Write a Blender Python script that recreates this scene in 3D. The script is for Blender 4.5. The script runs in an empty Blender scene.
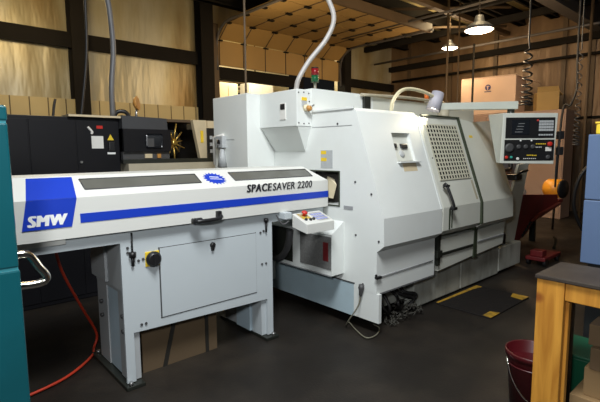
import bpy, bmesh, math, random
from mathutils import Vector, Matrix
random.seed(7)
SC = bpy.context.scene
COL = SC.collection
R = math.radians

# ------------------------------------------------------------------ materials
def mat(name, col, rough=0.5, metal=0.0, var=0.08, scale=6.0, bump=0.0, dirt=None, dirt_amt=0.0,
        dirt_scale=3.0, spec=.5, stretch=(1, 1, 1), emit=None, estr=0.0, coat=0.0, alpha=1.0, detail=4):
    m = bpy.data.materials.new(name); m.use_nodes = True
    nt = m.node_tree; N = nt.nodes; L = nt.links
    b = N['Principled BSDF']
    b.inputs['Roughness'].default_value = rough
    b.inputs['Metallic'].default_value = metal
    b.inputs['Coat Weight'].default_value = coat
    b.inputs['Specular IOR Level'].default_value = spec
    tc = N.new('ShaderNodeTexCoord'); mp = N.new('ShaderNodeMapping')
    mp.inputs['Scale'].default_value = stretch
    L.new(tc.outputs['Object'], mp.inputs['Vector'])
    ns = N.new('ShaderNodeTexNoise'); ns.inputs['Scale'].default_value = scale
    ns.inputs['Detail'].default_value = detail
    L.new(mp.outputs['Vector'], ns.inputs['Vector'])
    mx = N.new('ShaderNodeMix'); mx.data_type = 'RGBA'
    a = [max(0, c * (1 - var)) for c in col]; c2 = [min(1, c * (1 + var)) for c in col]
    mx.inputs[6].default_value = (*a, 1); mx.inputs[7].default_value = (*c2, 1)
    L.new(ns.outputs['Fac'], mx.inputs[0])
    out = mx.outputs[2]
    if dirt:
        n2 = N.new('ShaderNodeTexNoise'); n2.inputs['Scale'].default_value = dirt_scale
        n2.inputs['Detail'].default_value = 8; n2.inputs['Roughness'].default_value = 0.65
        L.new(mp.outputs['Vector'], n2.inputs['Vector'])
        rp = N.new('ShaderNodeValToRGB')
        rp.color_ramp.elements[0].position = 0.46; rp.color_ramp.elements[1].position = 0.72
        rp.color_ramp.elements[0].color = (0, 0, 0, 1)
        rp.color_ramp.elements[1].color = (dirt_amt, dirt_amt, dirt_amt, 1)
        L.new(n2.outputs['Fac'], rp.inputs['Fac'])
        m2 = N.new('ShaderNodeMix'); m2.data_type = 'RGBA'
        L.new(rp.outputs['Color'], m2.inputs[0]); L.new(out, m2.inputs[6])
        m2.inputs[7].default_value = (*dirt, 1)
        out = m2.outputs[2]
    L.new(out, b.inputs['Base Color'])
    if bump:
        bp = N.new('ShaderNodeBump'); bp.inputs['Strength'].default_value = bump
        bp.inputs['Distance'].default_value = 0.02
        L.new(ns.outputs['Fac'], bp.inputs['Height']); L.new(bp.outputs['Normal'], b.inputs['Normal'])
    if emit:
        b.inputs['Emission Color'].default_value = (*emit, 1)
        b.inputs['Emission Strength'].default_value = estr
    return m

M = {}
M['feeder_white'] = mat('feeder_white', (.66, .665, .63), .42, var=.02)
M['feeder_grey'] = mat('feeder_grey', (.50, .55, .575), .45, var=.025)
M['feeder_side'] = mat('feeder_side', (.40, .42, .43), .5, var=.03)
M['feeder_leg'] = mat('feeder_leg', (.50, .62, .70), .4, var=.03)
M['blue'] = mat('blue_decal', (.010, .045, .46), .4, var=.02)
M['navy'] = mat('letter_black', (.02, .02, .025), .5)
M['white_ink'] = mat('white_ink', (.85, .86, .84), .5, var=.01)
M['smoke'] = mat('smoked_window', (.12, .12, .105), .2, var=.25, scale=5)
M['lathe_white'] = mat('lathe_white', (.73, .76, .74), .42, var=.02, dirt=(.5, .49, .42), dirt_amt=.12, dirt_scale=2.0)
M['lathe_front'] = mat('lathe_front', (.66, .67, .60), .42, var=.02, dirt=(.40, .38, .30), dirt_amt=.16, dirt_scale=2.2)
M['lathe_lower'] = mat('lathe_lower', (.47, .48, .43), .5, var=.05, dirt=(.12, .105, .07), dirt_amt=.75, dirt_scale=3.0, stretch=(1.6, 1, .45))
M['lathe_base'] = mat('lathe_base_blue', (.43, .55, .61), .5, var=.03, dirt=(.25, .27, .26), dirt_amt=.3)
M['lathe_tan'] = mat('lathe_tan', (.44, .40, .30), .5, var=.05, dirt=(.2, .17, .1), dirt_amt=.3)
M['grease'] = mat('greasy_black', (.018, .02, .016), .35, var=.3)
M['seal'] = mat('door_seal', (.035, .045, .025), .5, var=.3)
M['void'] = mat('dark_glass', (.004, .004, .004), .6, var=.1, spec=.1)
M['black'] = mat('black_plastic', (.012, .012, .013), .4, var=.2)
M['black_cab'] = mat('black_sheet_metal', (.006, .006, .008), .5, spec=.25, var=.2)
M['dark_grey'] = mat('dark_grey', (.06, .06, .062), .5)
M['grey'] = mat('grey_paint', (.30, .31, .32), .5)
M['lavender'] = mat('lavender_lamp', (.42, .41, .47), .5)
M['chrome'] = mat('chrome', (.75, .72, .66), .18, 1.0, var=.05)
M['steel'] = mat('steel', (.42, .42, .42), .35, .9, var=.1)
M['conduit'] = mat('conduit_grey', (.13, .13, .135), .5, .1, var=.1, scale=30)
M['conduit_light'] = mat('conduit_light', (.40, .38, .36), .5, .1, var=.1, scale=30)
M['cream_hose'] = mat('cream_hose', (.70, .64, .42), .45)
M['yellow'] = mat('yellow', (.80, .56, .03), .5)
M['red'] = mat('red_plastic', (.55, .03, .02), .35)
M['red_lens'] = mat('red_lens', (.22, .008, .012), .25)
M['green_lens'] = mat('green_lens', (.006, .11, .04), .25)
M['orange_lens'] = mat('orange_lens', (.85, .20, .03), .3)
M['orange'] = mat('orange_enamel', (.85, .34, .02), .4, dirt=(.2, .08, .02), dirt_amt=.4)
M['brass'] = mat('brass_gold', (.72, .48, .12), .3, .8, var=.2, scale=20)
M['amber'] = mat('amber_glass', (.50, .24, .06), .3, var=.35, scale=20)
M['label_grey'] = mat('label_grey', (.42, .44, .45), .5, var=.15, scale=40)
M['tag_tan'] = mat('aged_tag', (.60, .50, .33), .5, var=.1, scale=20)
M['teal'] = mat('teal_enamel', (.006, .085, .105), .24, var=.12, scale=3, coat=.5, dirt=(.008, .10, .13), dirt_amt=.5)
M['teal_edge'] = mat('teal_edge', (.05, .27, .32), .3, var=.1)
M['bluegrey'] = mat('blue_grey_cabinet', (.095, .15, .27), .5, var=.05)
M['hose_red'] = mat('red_hose', (.50, .04, .015), .5)
M['card'] = mat('cardboard', (.76, .53, .39), .8, var=.05, scale=4)
M['card_dark'] = mat('brown_cardboard', (.30, .19, .085), .85, var=.1, scale=5)
M['card_yellow'] = mat('card_yellow', (.52, .34, .13), .85, var=.08)
M['card_in'] = mat('cardboard_olive', (.155, .10, .05), .85, var=.15)
M['ply'] = mat('crate_board', (.12, .08, .042), .8, var=.15, scale=3, dirt=(.1, .07, .03), dirt_amt=.5)
M['strap_and_shadow'] = mat('dark_strap_and_shadow', (.02, .018, .014), .6)
M['chip_red'] = mat('dark_red_paint', (.16, .010, .012), .5, var=.25, dirt=(.03, .01, .01), dirt_amt=.6)
M['faded_red'] = mat('faded_red', (.17, .03, .02), .5, var=.2)
M['bucket_red'] = mat('bucket_red', (.06, .003, .005), .38, var=.06)
M['green_box'] = mat('green_tote', (.004, .075, .035), .5, var=.12)
M['mat_rubber'] = mat('rubber_mat', (.014, .012, .011), .7, spec=.2, var=.2, scale=30, bump=.3)
M['tan_cab'] = mat('tan_cabinet', (.38, .25, .19), .5, var=.05)
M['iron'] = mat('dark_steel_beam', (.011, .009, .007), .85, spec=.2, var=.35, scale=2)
M['iron_lit'] = mat('lit_brown_steel', (.10, .065, .035), .6, var=.3, scale=3)  # beam steel again, coloured lighter and browner as if lamplit
M['grey_beam'] = mat('grey_steel', (.10, .09, .085), .6, var=.2)
M['door_tan'] = mat('door_panel_tan', (.40, .25, .085), .6, var=.12, scale=1.5)
M['cream'] = mat('cream_clutter', (.75, .66, .46), .7, var=.15)
M['cord_tan'] = mat('cord_tan', (.16, .15, .11), .5)
M['swarf'] = mat('swarf', (.045, .042, .034), .6, 0, var=.6, scale=25)
M['lamp_glow'] = mat('lamp_glow', (1, .9, .8), .5, emit=(1, .80, .62), estr=14)
M['work_glow'] = mat('work_lamp_glow', (1, .95, .85), .5, emit=(1, .92, .75), estr=8)
M['screen'] = mat('screen', (.012, .014, .018), .15)
M['pipe_black'] = mat('black_hose', (.015, .014, .014), .5)
M['white_plastic'] = mat('white_plastic', (.75, .74, .70), .45)

def floor_mat():
    m = mat('oily_concrete', (.015, .0122, .0098), .5, spec=.3, var=.35, scale=1.6, dirt=(.042, .033, .024), dirt_amt=.7,
            dirt_scale=1.1, bump=.0, detail=9)
    nt = m.node_tree; b = nt.nodes['Principled BSDF']
    tc = nt.nodes.new('ShaderNodeTexCoord')
    n = nt.nodes.new('ShaderNodeTexNoise'); n.inputs['Scale'].default_value = 55; n.inputs['Detail'].default_value = 3
    nt.links.new(tc.outputs['Object'], n.inputs['Vector'])
    bp = nt.nodes.new('ShaderNodeBump'); bp.inputs['Strength'].default_value = .35; bp.inputs['Distance'].default_value = .004
    nt.links.new(n.outputs['Fac'], bp.inputs['Height']); nt.links.new(bp.outputs['Normal'], b.inputs['Normal'])
    n3 = nt.nodes.new('ShaderNodeTexNoise'); n3.inputs['Scale'].default_value = 2.3
    nt.links.new(tc.outputs['Object'], n3.inputs['Vector'])
    mr = nt.nodes.new('ShaderNodeMapRange'); mr.inputs[3].default_value = .35; mr.inputs[4].default_value = .75
    nt.links.new(n3.outputs['Fac'], mr.inputs[0]); nt.links.new(mr.outputs[0], b.inputs['Roughness'])
    return m
M['floor'] = floor_mat()

def insulation_mat(name, c1, c2, c3):
    """wrinkled foil-faced insulation: vertical streaks and golden blotches, part stain, part shade put into the colour"""
    m = bpy.data.materials.new(name); m.use_nodes = True
    nt = m.node_tree; N = nt.nodes; L = nt.links; b = N['Principled BSDF']
    b.inputs['Roughness'].default_value = .42; b.inputs['Metallic'].default_value = .3
    tc = N.new('ShaderNodeTexCoord'); mp = N.new('ShaderNodeMapping')
    mp.inputs['Scale'].default_value = (.7, .7, .22); L.new(tc.outputs['Object'], mp.inputs['Vector'])
    n = N.new('ShaderNodeTexNoise'); n.inputs['Scale'].default_value = 1.5; n.inputs['Detail'].default_value = 7
    L.new(mp.outputs['Vector'], n.inputs['Vector'])
    rp = N.new('ShaderNodeValToRGB'); e = rp.color_ramp.elements
    e[0].position = .32; e[0].color = (*c1, 1); e[1].position = .66; e[1].color = (*c2, 1)
    k = e.new(.5); k.color = (*c3, 1)
    L.new(n.outputs['Fac'], rp.inputs['Fac']); L.new(rp.outputs['Color'], b.inputs['Base Color'])
    mp2 = N.new('ShaderNodeMapping'); mp2.inputs['Scale'].default_value = (1.3, 1.3, .25); L.new(tc.outputs['Object'], mp2.inputs['Vector'])
    n2 = N.new('ShaderNodeTexNoise'); n2.inputs['Scale'].default_value = 2.5; n2.inputs['Detail'].default_value = 3
    L.new(mp2.outputs['Vector'], n2.inputs['Vector'])
    bp = N.new('ShaderNodeBump'); bp.inputs['Strength'].default_value = .5; bp.inputs['Distance'].default_value = .10
    L.new(n2.outputs['Fac'], bp.inputs['Height']); L.new(bp.outputs['Normal'], b.inputs['Normal'])
    return m
M['insul'] = insulation_mat('wall_insulation', (.26, .17, .06), (.50, .47, .36), (.40, .34, .20))  # golden shade by the girts and pale highlights mixed into these tones
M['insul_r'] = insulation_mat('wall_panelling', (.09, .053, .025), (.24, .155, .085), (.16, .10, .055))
M['deck'] = insulation_mat('roof_insulation', (.40, .30, .11), (.74, .64, .36), (.60, .48, .22))

def plank_mat():
    m = mat('wainscot_planks', (.55, .44, .22), .6, var=.1, scale=3)
    nt = m.node_tree; N = nt.nodes; L = nt.links; b = N['Principled BSDF']
    src = b.inputs['Base Color'].links[0].from_socket
    tc = N.new('ShaderNodeTexCoord'); sp = N.new('ShaderNodeSeparateXYZ'); L.new(tc.outputs['Object'], sp.inputs[0])
    w = N.new('ShaderNodeMath'); w.operation = 'MULTIPLY'; w.inputs[1].default_value = 1 / .29; L.new(sp.outputs[0], w.inputs[0])
    f = N.new('ShaderNodeMath'); f.operation = 'FRACT'; L.new(w.outputs[0], f.inputs[0])
    g = N.new('ShaderNodeMath'); g.operation = 'LESS_THAN'; g.inputs[1].default_value = .07; L.new(f.outputs[0], g.inputs[0])
    mx = N.new('ShaderNodeMix'); mx.data_type = 'RGBA'; L.new(g.outputs[0], mx.inputs[0]); L.new(src, mx.inputs[6])
    mx.inputs[7].default_value = (.12, .085, .035, 1); L.new(mx.outputs[2], b.inputs['Base Color'])
    return m
M['plank'] = plank_mat()

def wood_mat():
    m = bpy.data.materials.new('pine_lumber'); m.use_nodes = True
    nt = m.node_tree; N = nt.nodes; L = nt.links; b = N['Principled BSDF']; b.inputs['Roughness'].default_value = .5
    tc = N.new('ShaderNodeTexCoord'); mp = N.new('ShaderNodeMapping'); mp.inputs['Scale'].default_value = (9, 9, .9)
    L.new(tc.outputs['Object'], mp.inputs['Vector'])
    n = N.new('ShaderNodeTexNoise'); n.inputs['Scale'].default_value = 2.5; n.inputs['Detail'].default_value = 6; n.inputs['Distortion'].default_value = .6
    L.new(mp.outputs['Vector'], n.inputs['Vector'])
    rp = N.new('ShaderNodeValToRGB'); e = rp.color_ramp.elements
    e[0].position = .3; e[0].color = (.42, .165, .018, 1); e[1].position = .7; e[1].color = (.72, .345, .05, 1)
    L.new(n.outputs['Fac'], rp.inputs['Fac'])
    v = N.new('ShaderNodeTexVoronoi'); v.inputs['Scale'].default_value = 4.6
    L.new(tc.outputs['Object'], v.inputs['Vector'])
    r2 = N.new('ShaderNodeValToRGB'); q = r2.color_ramp.elements
    q[0].position = .13; q[0].color = (1, 1, 1, 1); q[1].position = .2; q[1].color = (0, 0, 0, 1)
    L.new(v.outputs['Distance'], r2.inputs['Fac'])
    mx = N.new('ShaderNodeMix'); mx.data_type = 'RGBA'; L.new(r2.outputs['Color'], mx.inputs[0])
    L.new(rp.outputs['Color'], mx.inputs[6]); mx.inputs[7].default_value = (.28, .085, .012, 1)
    L.new(mx.outputs[2], b.inputs['Base Color'])
    return m
M['pine'] = wood_mat()
M['bench_top'] = mat('worn_bench_top', (.045, .035, .028), .55, spec=.3, var=.4, scale=7, dirt=(.09, .075, .06), dirt_amt=.6)

# ------------------------------------------------------------------ mesh builder
class MB:
    def __init__(s): s.bm = bmesh.new()
    def _bev(s, geom_edges, r, seg=2):
        if r > 0: bmesh.ops.bevel(s.bm, geom=geom_edges, offset=r, segments=seg, affect='EDGES', profile=.5)
    def box(s, x0, x1, y0, y1, z0, z1, bev=0.0):
        v = [s.bm.verts.new(p) for p in ((x0,y0,z0),(x1,y0,z0),(x1,y1,z0),(x0,y1,z0),(x0,y0,z1),(x1,y0,z1),(x1,y1,z1),(x0,y1,z1))]
        f = [s.bm.faces.new([v[i] for i in q]) for q in ((0,3,2,1),(4,5,6,7),(0,1,5,4),(1,2,6,5),(2,3,7,6),(3,0,4,7))]
        s._bev(list({e for a in f for e in a.edges}), bev); return s
    def hexa(s, p, bev=0.0):
        v = [s.bm.verts.new(q) for q in p]
        f = [s.bm.faces.new([v[i] for i in q]) for q in ((0,3,2,1),(4,5,6,7),(0,1,5,4),(1,2,6,5),(2,3,7,6),(3,0,4,7))]
        s._bev(list({e for a in f for e in a.edges}), bev); return s
    def prism(s, poly, axis, a, b, bev=0.0):
        def P(u, v, w): return {'x': (w, u, v), 'y': (u, w, v), 'z': (u, v, w)}[axis]
        A = [s.bm.verts.new(P(u, v, a)) for u, v in poly]; B = [s.bm.verts.new(P(u, v, b)) for u, v in poly]
        n = len(poly); f = [s.bm.faces.new(A), s.bm.faces.new(B[::-1])]
        f += [s.bm.faces.new((A[i], B[i], B[(i+1) % n], A[(i+1) % n])) for i in range(n)]
        bmesh.ops.recalc_face_normals(s.bm, faces=f)
        s._bev(list({e for q in f for e in q.edges}), bev); return s
    def plate(s, pts, t, bev=0.0):
        pts = [Vector(p) for p in pts]
        n = sum((pts[i].cross(pts[(i+1) % len(pts)]) for i in range(len(pts))), Vector((0, 0, 0)))
        n = n.normalized()*t
        A = [s.bm.verts.new(p) for p in pts]; B = [s.bm.verts.new(p+n) for p in pts]; k = len(pts)
        f = [s.bm.faces.new(A), s.bm.faces.new(B[::-1])]
        f += [s.bm.faces.new((A[i], B[i], B[(i+1) % k], A[(i+1) % k])) for i in range(k)]
        bmesh.ops.recalc_face_normals(s.bm, faces=f)
        s._bev(list({e for q in f for e in q.edges}), bev); return s
    def ring(s, c, d, r, n, ref=None):
        d = Vector(d).normalized(); ref = ref or (Vector((0,0,1)) if abs(d.z) < .9 else Vector((1,0,0)))
        u = d.cross(ref).normalized(); w = u.cross(d)
        return [s.bm.verts.new(Vector(c)+(u*math.cos(2*math.pi*i/n)+w*math.sin(2*math.pi*i/n))*r) for i in range(n)]
    def cone(s, p0, p1, r0, r1, n=20, cap=True):
        d = Vector(p1)-Vector(p0); a = s.ring(p0, d, r0, n); b = s.ring(p1, d, r1, n)
        f = [s.bm.faces.new((a[i], a[(i+1) % n], b[(i+1) % n], b[i])) for i in range(n)]
        for q in f: q.smooth = True
        if cap: f += [s.bm.faces.new(a[::-1]), s.bm.faces.new(b)]
        bmesh.ops.recalc_face_normals(s.bm, faces=f); return s
    def cyl(s, p0, p1, r, n=20): return s.cone(p0, p1, r, r, n)
    def revolve(s, prof, o, d, n=28):
        o = Vector(o); d = Vector(d).normalized(); rings = []
        for t, r in prof: rings.append(s.ring(o+d*t, d, max(r, 1e-4), n))
        f = []
        for a, b in zip(rings, rings[1:]):
            f += [s.bm.faces.new((a[i], a[(i+1) % n], b[(i+1) % n], b[i])) for i in range(n)]
        for q in f: q.smooth = True
        f += [s.bm.faces.new(rings[0][::-1]), s.bm.faces.new(rings[-1])]
        bmesh.ops.recalc_face_normals(s.bm, faces=f); return s
    def tube(s, pts, r, n=10, sub=6):
        pts = [Vector(p) for p in pts]
        if sub > 1 and len(pts) > 2:
            q = [pts[0]*2-pts[1]]+pts+[pts[-1]*2-pts[-2]]; out = []
            for i in range(1, len(q)-2):
                for k in range(sub):
                    t = k/sub; a, b, c, d = q[i-1], q[i], q[i+1], q[i+2]
                    out.append(.5*((2*b)+(c-a)*t+(2*a-5*b+4*c-d)*t*t+(3*b-a-3*c+d)*t**3))
            out.append(pts[-1]); pts = out
        rings = []; ref = None
        for i, p in enumerate(pts):
            d = (pts[min(i+1, len(pts)-1)]-pts[max(i-1, 0)]).normalized()
            if ref is None: ref = d.orthogonal().normalized()
            ref = (ref-d*ref.dot(d)); ref = ref.normalized() if ref.length > 1e-5 else d.orthogonal().normalized()
            w = d.cross(ref)
            rings.append([s.bm.verts.new(p+(ref*math.cos(2*math.pi*k/n)+w*math.sin(2*math.pi*k/n))*r) for k in range(n)])
        f = []
        for a, b in zip(rings, rings[1:]):
            f += [s.bm.faces.new((a[k], a[(k+1) % n], b[(k+1) % n], b[k])) for k in range(n)]
        for q in f: q.smooth = True
        f += [s.bm.faces.new(rings[0][::-1]), s.bm.faces.new(rings[-1])]
        bmesh.ops.recalc_face_normals(s.bm, faces=f); return s
    def ball(s, c, r, sx=1, sy=1, sz=1):
        g = bmesh.ops.create_icosphere(s.bm, subdivisions=3, radius=r, matrix=Matrix.Translation(c) @ Matrix.Diagonal((sx, sy, sz, 1)))
        for v in g['verts']:
            for f in v.link_faces: f.smooth = True
        return s
    def build(s, name, m, parent=None):
        me = bpy.data.meshes.new(name); s.bm.to_mesh(me); s.bm.free()
        me.materials.append(M[m] if isinstance(m, str) else m)
        o = bpy.data.objects.new(name, me); COL.objects.link(o)
        if parent is not None: attach(o, parent)
        return o

WORLD = {}
def attach(o, parent):
    """parent o keeping the world coordinates its mesh was written in"""
    o.parent = parent
    off = WORLD.get(parent.name, Vector((0, 0, 0)))
    o.location = -off
    WORLD[o.name] = Vector((0, 0, 0))

def tag(o, label, cat, group=None, kind=None):
    o['label'] = label; o['category'] = cat
    if group: o['group'] = group
    if kind: o['kind'] = kind
    return o
def thing(name, loc, label, cat, group=None):
    o = bpy.data.objects.new(name, None); o.empty_display_size = .1; COL.objects.link(o); o.location = loc
    WORLD[o.name] = Vector(loc)
    return tag(o, label, cat, group)
def struct(name, mb, m, parent=None):
    o = mb.build(name, m, parent)
    if parent is None: o['kind'] = 'structure'
    return o
def part(mb, name, m, parent, label=None):
    o = mb.build(name, m, parent)
    if label: o['label'] = label
    return o
def solo(mb, name, m, label, cat, group=None):
    """a thing that is one mesh; its origin goes to the base of the mesh"""
    o = mb.build(name, m)
    vs = o.data.vertices
    c = Vector(((min(v.co.x for v in vs)+max(v.co.x for v in vs))/2, (min(v.co.y for v in vs)+max(v.co.y for v in vs))/2, min(v.co.z for v in vs)))
    o.data.transform(Matrix.Translation(-c)); o.location = c; WORLD[o.name] = c
    return tag(o, label, cat, group)
def cut(o, mb):
    """cut the solid mb out of o"""
    c = mb.build('cutter_shape', 'black'); c.location = o.location
    if o.parent:
        c.parent = o.parent
    md = o.modifiers.new('cut', 'BOOLEAN'); md.operation = 'DIFFERENCE'; md.object = c; md.solver = 'EXACT'
    bpy.context.view_layer.update()
    dg = bpy.context.evaluated_depsgraph_get()
    me = bpy.data.meshes.new_from_object(o.evaluated_get(dg)); o.modifiers.clear()
    mm = o.data.materials[0]; o.data = me
    me.materials.clear(); me.materials.append(mm)
    me.polygons.foreach_set('material_index', [0]*len(me.polygons))
    bpy.data.objects.remove(c)
def lettering(txt, size, m, parent, origin, xdir, updir, name='lettering', depth=.001, shear=0.0, width=None, cap=None, bold=0.0, space=1.0, label=None):
    cu = bpy.data.curves.new(name, 'FONT'); cu.body = txt; cu.size = size; cu.extrude = depth; cu.shear = shear; cu.space_character = space
    cu.resolution_u = 3
    t = bpy.data.objects.new(name, cu); COL.objects.link(t)
    bpy.context.view_layer.update()
    me = bpy.data.meshes.new_from_object(t.evaluated_get(bpy.context.evaluated_depsgraph_get()))
    bpy.data.objects.remove(t); bpy.data.curves.remove(cu)
    x = Vector(xdir).normalized(); n = x.cross(Vector(updir)).normalized(); u = n.cross(x)
    xs = [v.co.x for v in me.vertices]; ys = [v.co.y for v in me.vertices]
    k = (width-2*bold)/(max(xs)-min(xs)) if width else 1; ky = cap/max(ys) if cap else 1
    me.transform(Matrix.Translation((bold, 0, 0)) @ Matrix.Diagonal((k, ky, 1, 1)) @ Matrix.Translation((-min(xs), 0, 0)))
    if bold:
        bm = bmesh.new()
        for i in range(-2, 3):
            t2 = me.copy(); t2.transform(Matrix.Translation((bold*i/2, 0, i*.00004))); bm.from_mesh(t2); bpy.data.meshes.remove(t2)
        bm.to_mesh(me); bm.free()
    mx = Matrix((x, u, n)).transposed().to_4x4(); mx.translation = Vector(origin)
    me.transform(mx); me.materials.clear(); me.materials.append(M[m])
    me.name = name
    o = bpy.data.objects.new(name, me); COL.objects.link(o); attach(o, parent)
    if label: o['label'] = label
    return o

# ------------------------------------------------------------------ camera
yaw, pitch, roll = R(48.251), R(-6.467), R(-0.421)
f = Vector((math.cos(pitch)*math.cos(yaw), math.cos(pitch)*math.sin(yaw), math.sin(pitch)))
r = Vector((math.sin(yaw), -math.cos(yaw), 0)); u = r.cross(f)
c, s = math.cos(roll), math.sin(roll)
rr = c*r+s*u; uu = -s*r+c*u
cam = bpy.data.cameras.new('camera'); cam.sensor_width = 36; cam.lens = 446.23*36/600; cam.clip_end = 100; cam.clip_start = .05
co = bpy.data.objects.new('camera', cam); COL.objects.link(co)
mw = Matrix((rr, uu, -f)).transposed().to_4x4(); mw.translation = (0, 0, 1.5); co.matrix_world = mw
SC.camera = co

# ------------------------------------------------------------------ setting
struct('floor', MB().box(-4, 13.5, -3, 14, -.1, 0), 'floor')
YB, XR, ZC = 9.0, 12.0, 4.9
mb = MB()
mb.box(-4, 5.5, YB, YB+.12, 0, ZC); mb.box(9.5, XR+.1, YB, YB+.12, 0, ZC); mb.box(5.5, 9.5, YB, YB+.12, 4.25, ZC)
struct('wall_back', mb, 'insul')
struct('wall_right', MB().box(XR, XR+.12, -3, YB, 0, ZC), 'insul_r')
struct('ceiling', MB().box(-4, 13.5, -3, 14, ZC, ZC+.1), 'deck')
struct('baseboard_back', MB().box(-4, 5.0, YB-.05, YB, 0, 2.46), 'plank')
# girts, columns, beams, joists
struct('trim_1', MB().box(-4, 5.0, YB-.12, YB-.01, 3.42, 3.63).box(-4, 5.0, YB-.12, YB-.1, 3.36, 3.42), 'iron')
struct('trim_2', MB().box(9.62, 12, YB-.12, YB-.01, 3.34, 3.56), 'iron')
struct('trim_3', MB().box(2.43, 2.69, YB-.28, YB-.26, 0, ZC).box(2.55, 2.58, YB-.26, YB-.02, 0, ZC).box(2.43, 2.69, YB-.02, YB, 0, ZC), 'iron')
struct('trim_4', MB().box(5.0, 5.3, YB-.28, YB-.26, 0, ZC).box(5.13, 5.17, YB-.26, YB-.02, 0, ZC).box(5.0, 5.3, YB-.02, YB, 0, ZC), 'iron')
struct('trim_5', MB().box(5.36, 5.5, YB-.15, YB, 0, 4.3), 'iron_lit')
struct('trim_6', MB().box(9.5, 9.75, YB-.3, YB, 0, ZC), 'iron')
struct('trim_7', MB().box(5.5, 8.1, YB-.1, YB+.05, 3.13, 3.39), 'iron')
n = 8
for y, h in ((8.4, .35), (7.35, .3), (6.45, .3), (5.65, .3), (4.95, .32), (4.2, .3), (2.2, .3), (1.0, .3)):
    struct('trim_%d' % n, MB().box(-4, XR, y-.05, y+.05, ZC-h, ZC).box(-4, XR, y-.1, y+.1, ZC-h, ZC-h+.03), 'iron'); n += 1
struct('trim_%d' % n, MB().box(-4, XR, 3.24, 3.28, 4.15, ZC).box(-4, XR, 3.14, 3.38, 4.12, 4.15).box(-4, XR, 3.14, 3.38, 4.87, 4.9), 'grey_beam'); n += 1
struct('trim_%d' % n, MB().box(-4, XR, 5.26, 5.38, 4.40, 4.50), 'iron_lit'); n += 1
for x in (9.2, 10.7):
    struct('trim_%d' % n, MB().box(x-.06, x+.06, -3, YB, ZC-.5, ZC-.36), 'iron'); n += 1
struct('trim_%d' % n, MB().box(XR-.14, XR-.01, -3, YB, 3.95, 4.1), 'iron'); n += 1
struct('trim_%d' % n, MB().box(XR-.05, XR-.01, -3, YB, 2.18, 2.24), 'iron'); n += 1
for y in (8.3, 6.9, 5.6, 3.95, 3.35, 2.75):
    struct('trim_%d' % n, MB().box(XR-.05, XR-.0, y-.05, y+.05, 0, ZC), 'iron_lit'); n += 1
# roof strut web in the lit bay
for (x0, y0, x1, y1) in ((9.4, 7.3, 11.2, 5.0), (8.2, 6.3, 9.8, 4.3)):
    struct('trim_%d' % n, MB().tube([(x0, y0, 4.55), (x1, y1, 4.45)], .03, 8), 'iron_lit'); n += 1

# overhead sectional door, raised along its ceiling tracks
d1 = thing('door_1', (7.5, YB, 3.4), 'raised tan sectional overhead door curving onto its ceiling tracks', 'door')
d1['kind'] = 'structure'
prof = [(8.9, 3.42), (8.9, 3.98), (8.52, 4.28), (7.85, 4.30), (7.25, 4.30), (6.68, 4.30), (6.12, 4.30)]
for i in range(len(prof)-1):
    (ya, za), (yb, zb) = prof[i], prof[i+1]
    dv = Vector((yb-ya, zb-za)).normalized()*.008
    ya, za, yb, zb = ya+dv.x, za+dv.y, yb-dv.x, zb-dv.y
    nrm = Vector((-(zb-za), yb-ya)).normalized()*.045
    if i == 0: nrm = Vector((.045, 0))
    if nrm.y < 0: nrm = -nrm
    part(MB().prism([(ya, za), (yb, zb), (yb+nrm.x, zb+nrm.y), (ya+nrm.x, za+nrm.y)], 'x', 5.52, 9.46), 'door_section', 'door_tan', d1)
for k in range(7):
    x = 5.55+k*3.88/6
    m_ = MB()
    for i in range(len(prof)-1):
        (ya, za), (yb, zb) = prof[i], prof[i+1]
        m_.tube([(x, ya-.004, za-.004), (x, yb-.004, zb-.004)], .012, 6)
    part(m_, 'stile', 'iron_lit', d1)
for (ya, za) in prof[1:-1]:
    m_ = MB()
    for k in range(7):
        x = 5.55+k*3.88/6
        m_.box(max(x-.07, 5.53), min(x+.07, 9.45), ya-.05, ya+.03, za-.035, za-.008)
    part(m_, 'hinge', 'iron', d1)
for x in (5.47, 9.5):
    part(MB().tube([(x, 8.86, 3.3), (x, 8.86, 3.95), (x, 8.5, 4.26), (x, 7.6, 4.27), (x, 5.95, 4.27)], .03, 8, 3), 'track', 'grey_beam', d1)
part(MB().box(5.4, 9.55, 6.0, 6.06, 4.22, 4.42), 'end_strut', 'iron_lit', d1)

# side room seen under the raised door
struct('wall_far', MB().box(4.5, 11, 12.9, 13, 0, ZC), 'cream')
for (x, w, z0, h, nm, mt, lab) in ((7.1, .7, 0, 3.42, 'storage_rack', 'cream', 'cream rack in the lit side room seen under the raised door'),
                             (8.3, .9, 0, 3.50, 'storage_rack', 'white_plastic', 'white rack in the lit side room right of the cream one'),):
    t = thing(nm, (x, 11.2, 0), lab, 'rack')
    part(MB().box(x-w/2, x+w/2, 11, 11.5, z0, z0+h, .02), 'body', mt, t)
    part(MB().box(x-w/2+.03, x-.01, 10.97, 10.99, .1, h-.08), 'door', mt, t); part(MB().box(x+.01, x+w/2-.03, 10.97, 10.99, .1, h-.08), 'door', mt, t)
hg = thing('pipe_bundle', (7.5, 11.8, 3.0), 'dark tangled pipes hanging across the bright side room under the raised door', 'pipes')
for x in (6.2, 8.8):
    part(MB().tube([(x, 12.0, 2.8), (x, 12.0, 4.9)], .02, 8, 1), 'hanger', 'iron', hg)
for i in range(6):
    z = 3.35+.09*i
    part(MB().tube([(5.6, 12.2, z+.2), (7, 12.0, z+random.uniform(-.1, .1)), (8.4, 12.1, z+random.uniform(-.15, .1)), (9.6, 12.1, z+.1)], .035, 8), 'pipe', 'iron' if i % 2 else 'iron_lit', hg)

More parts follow.
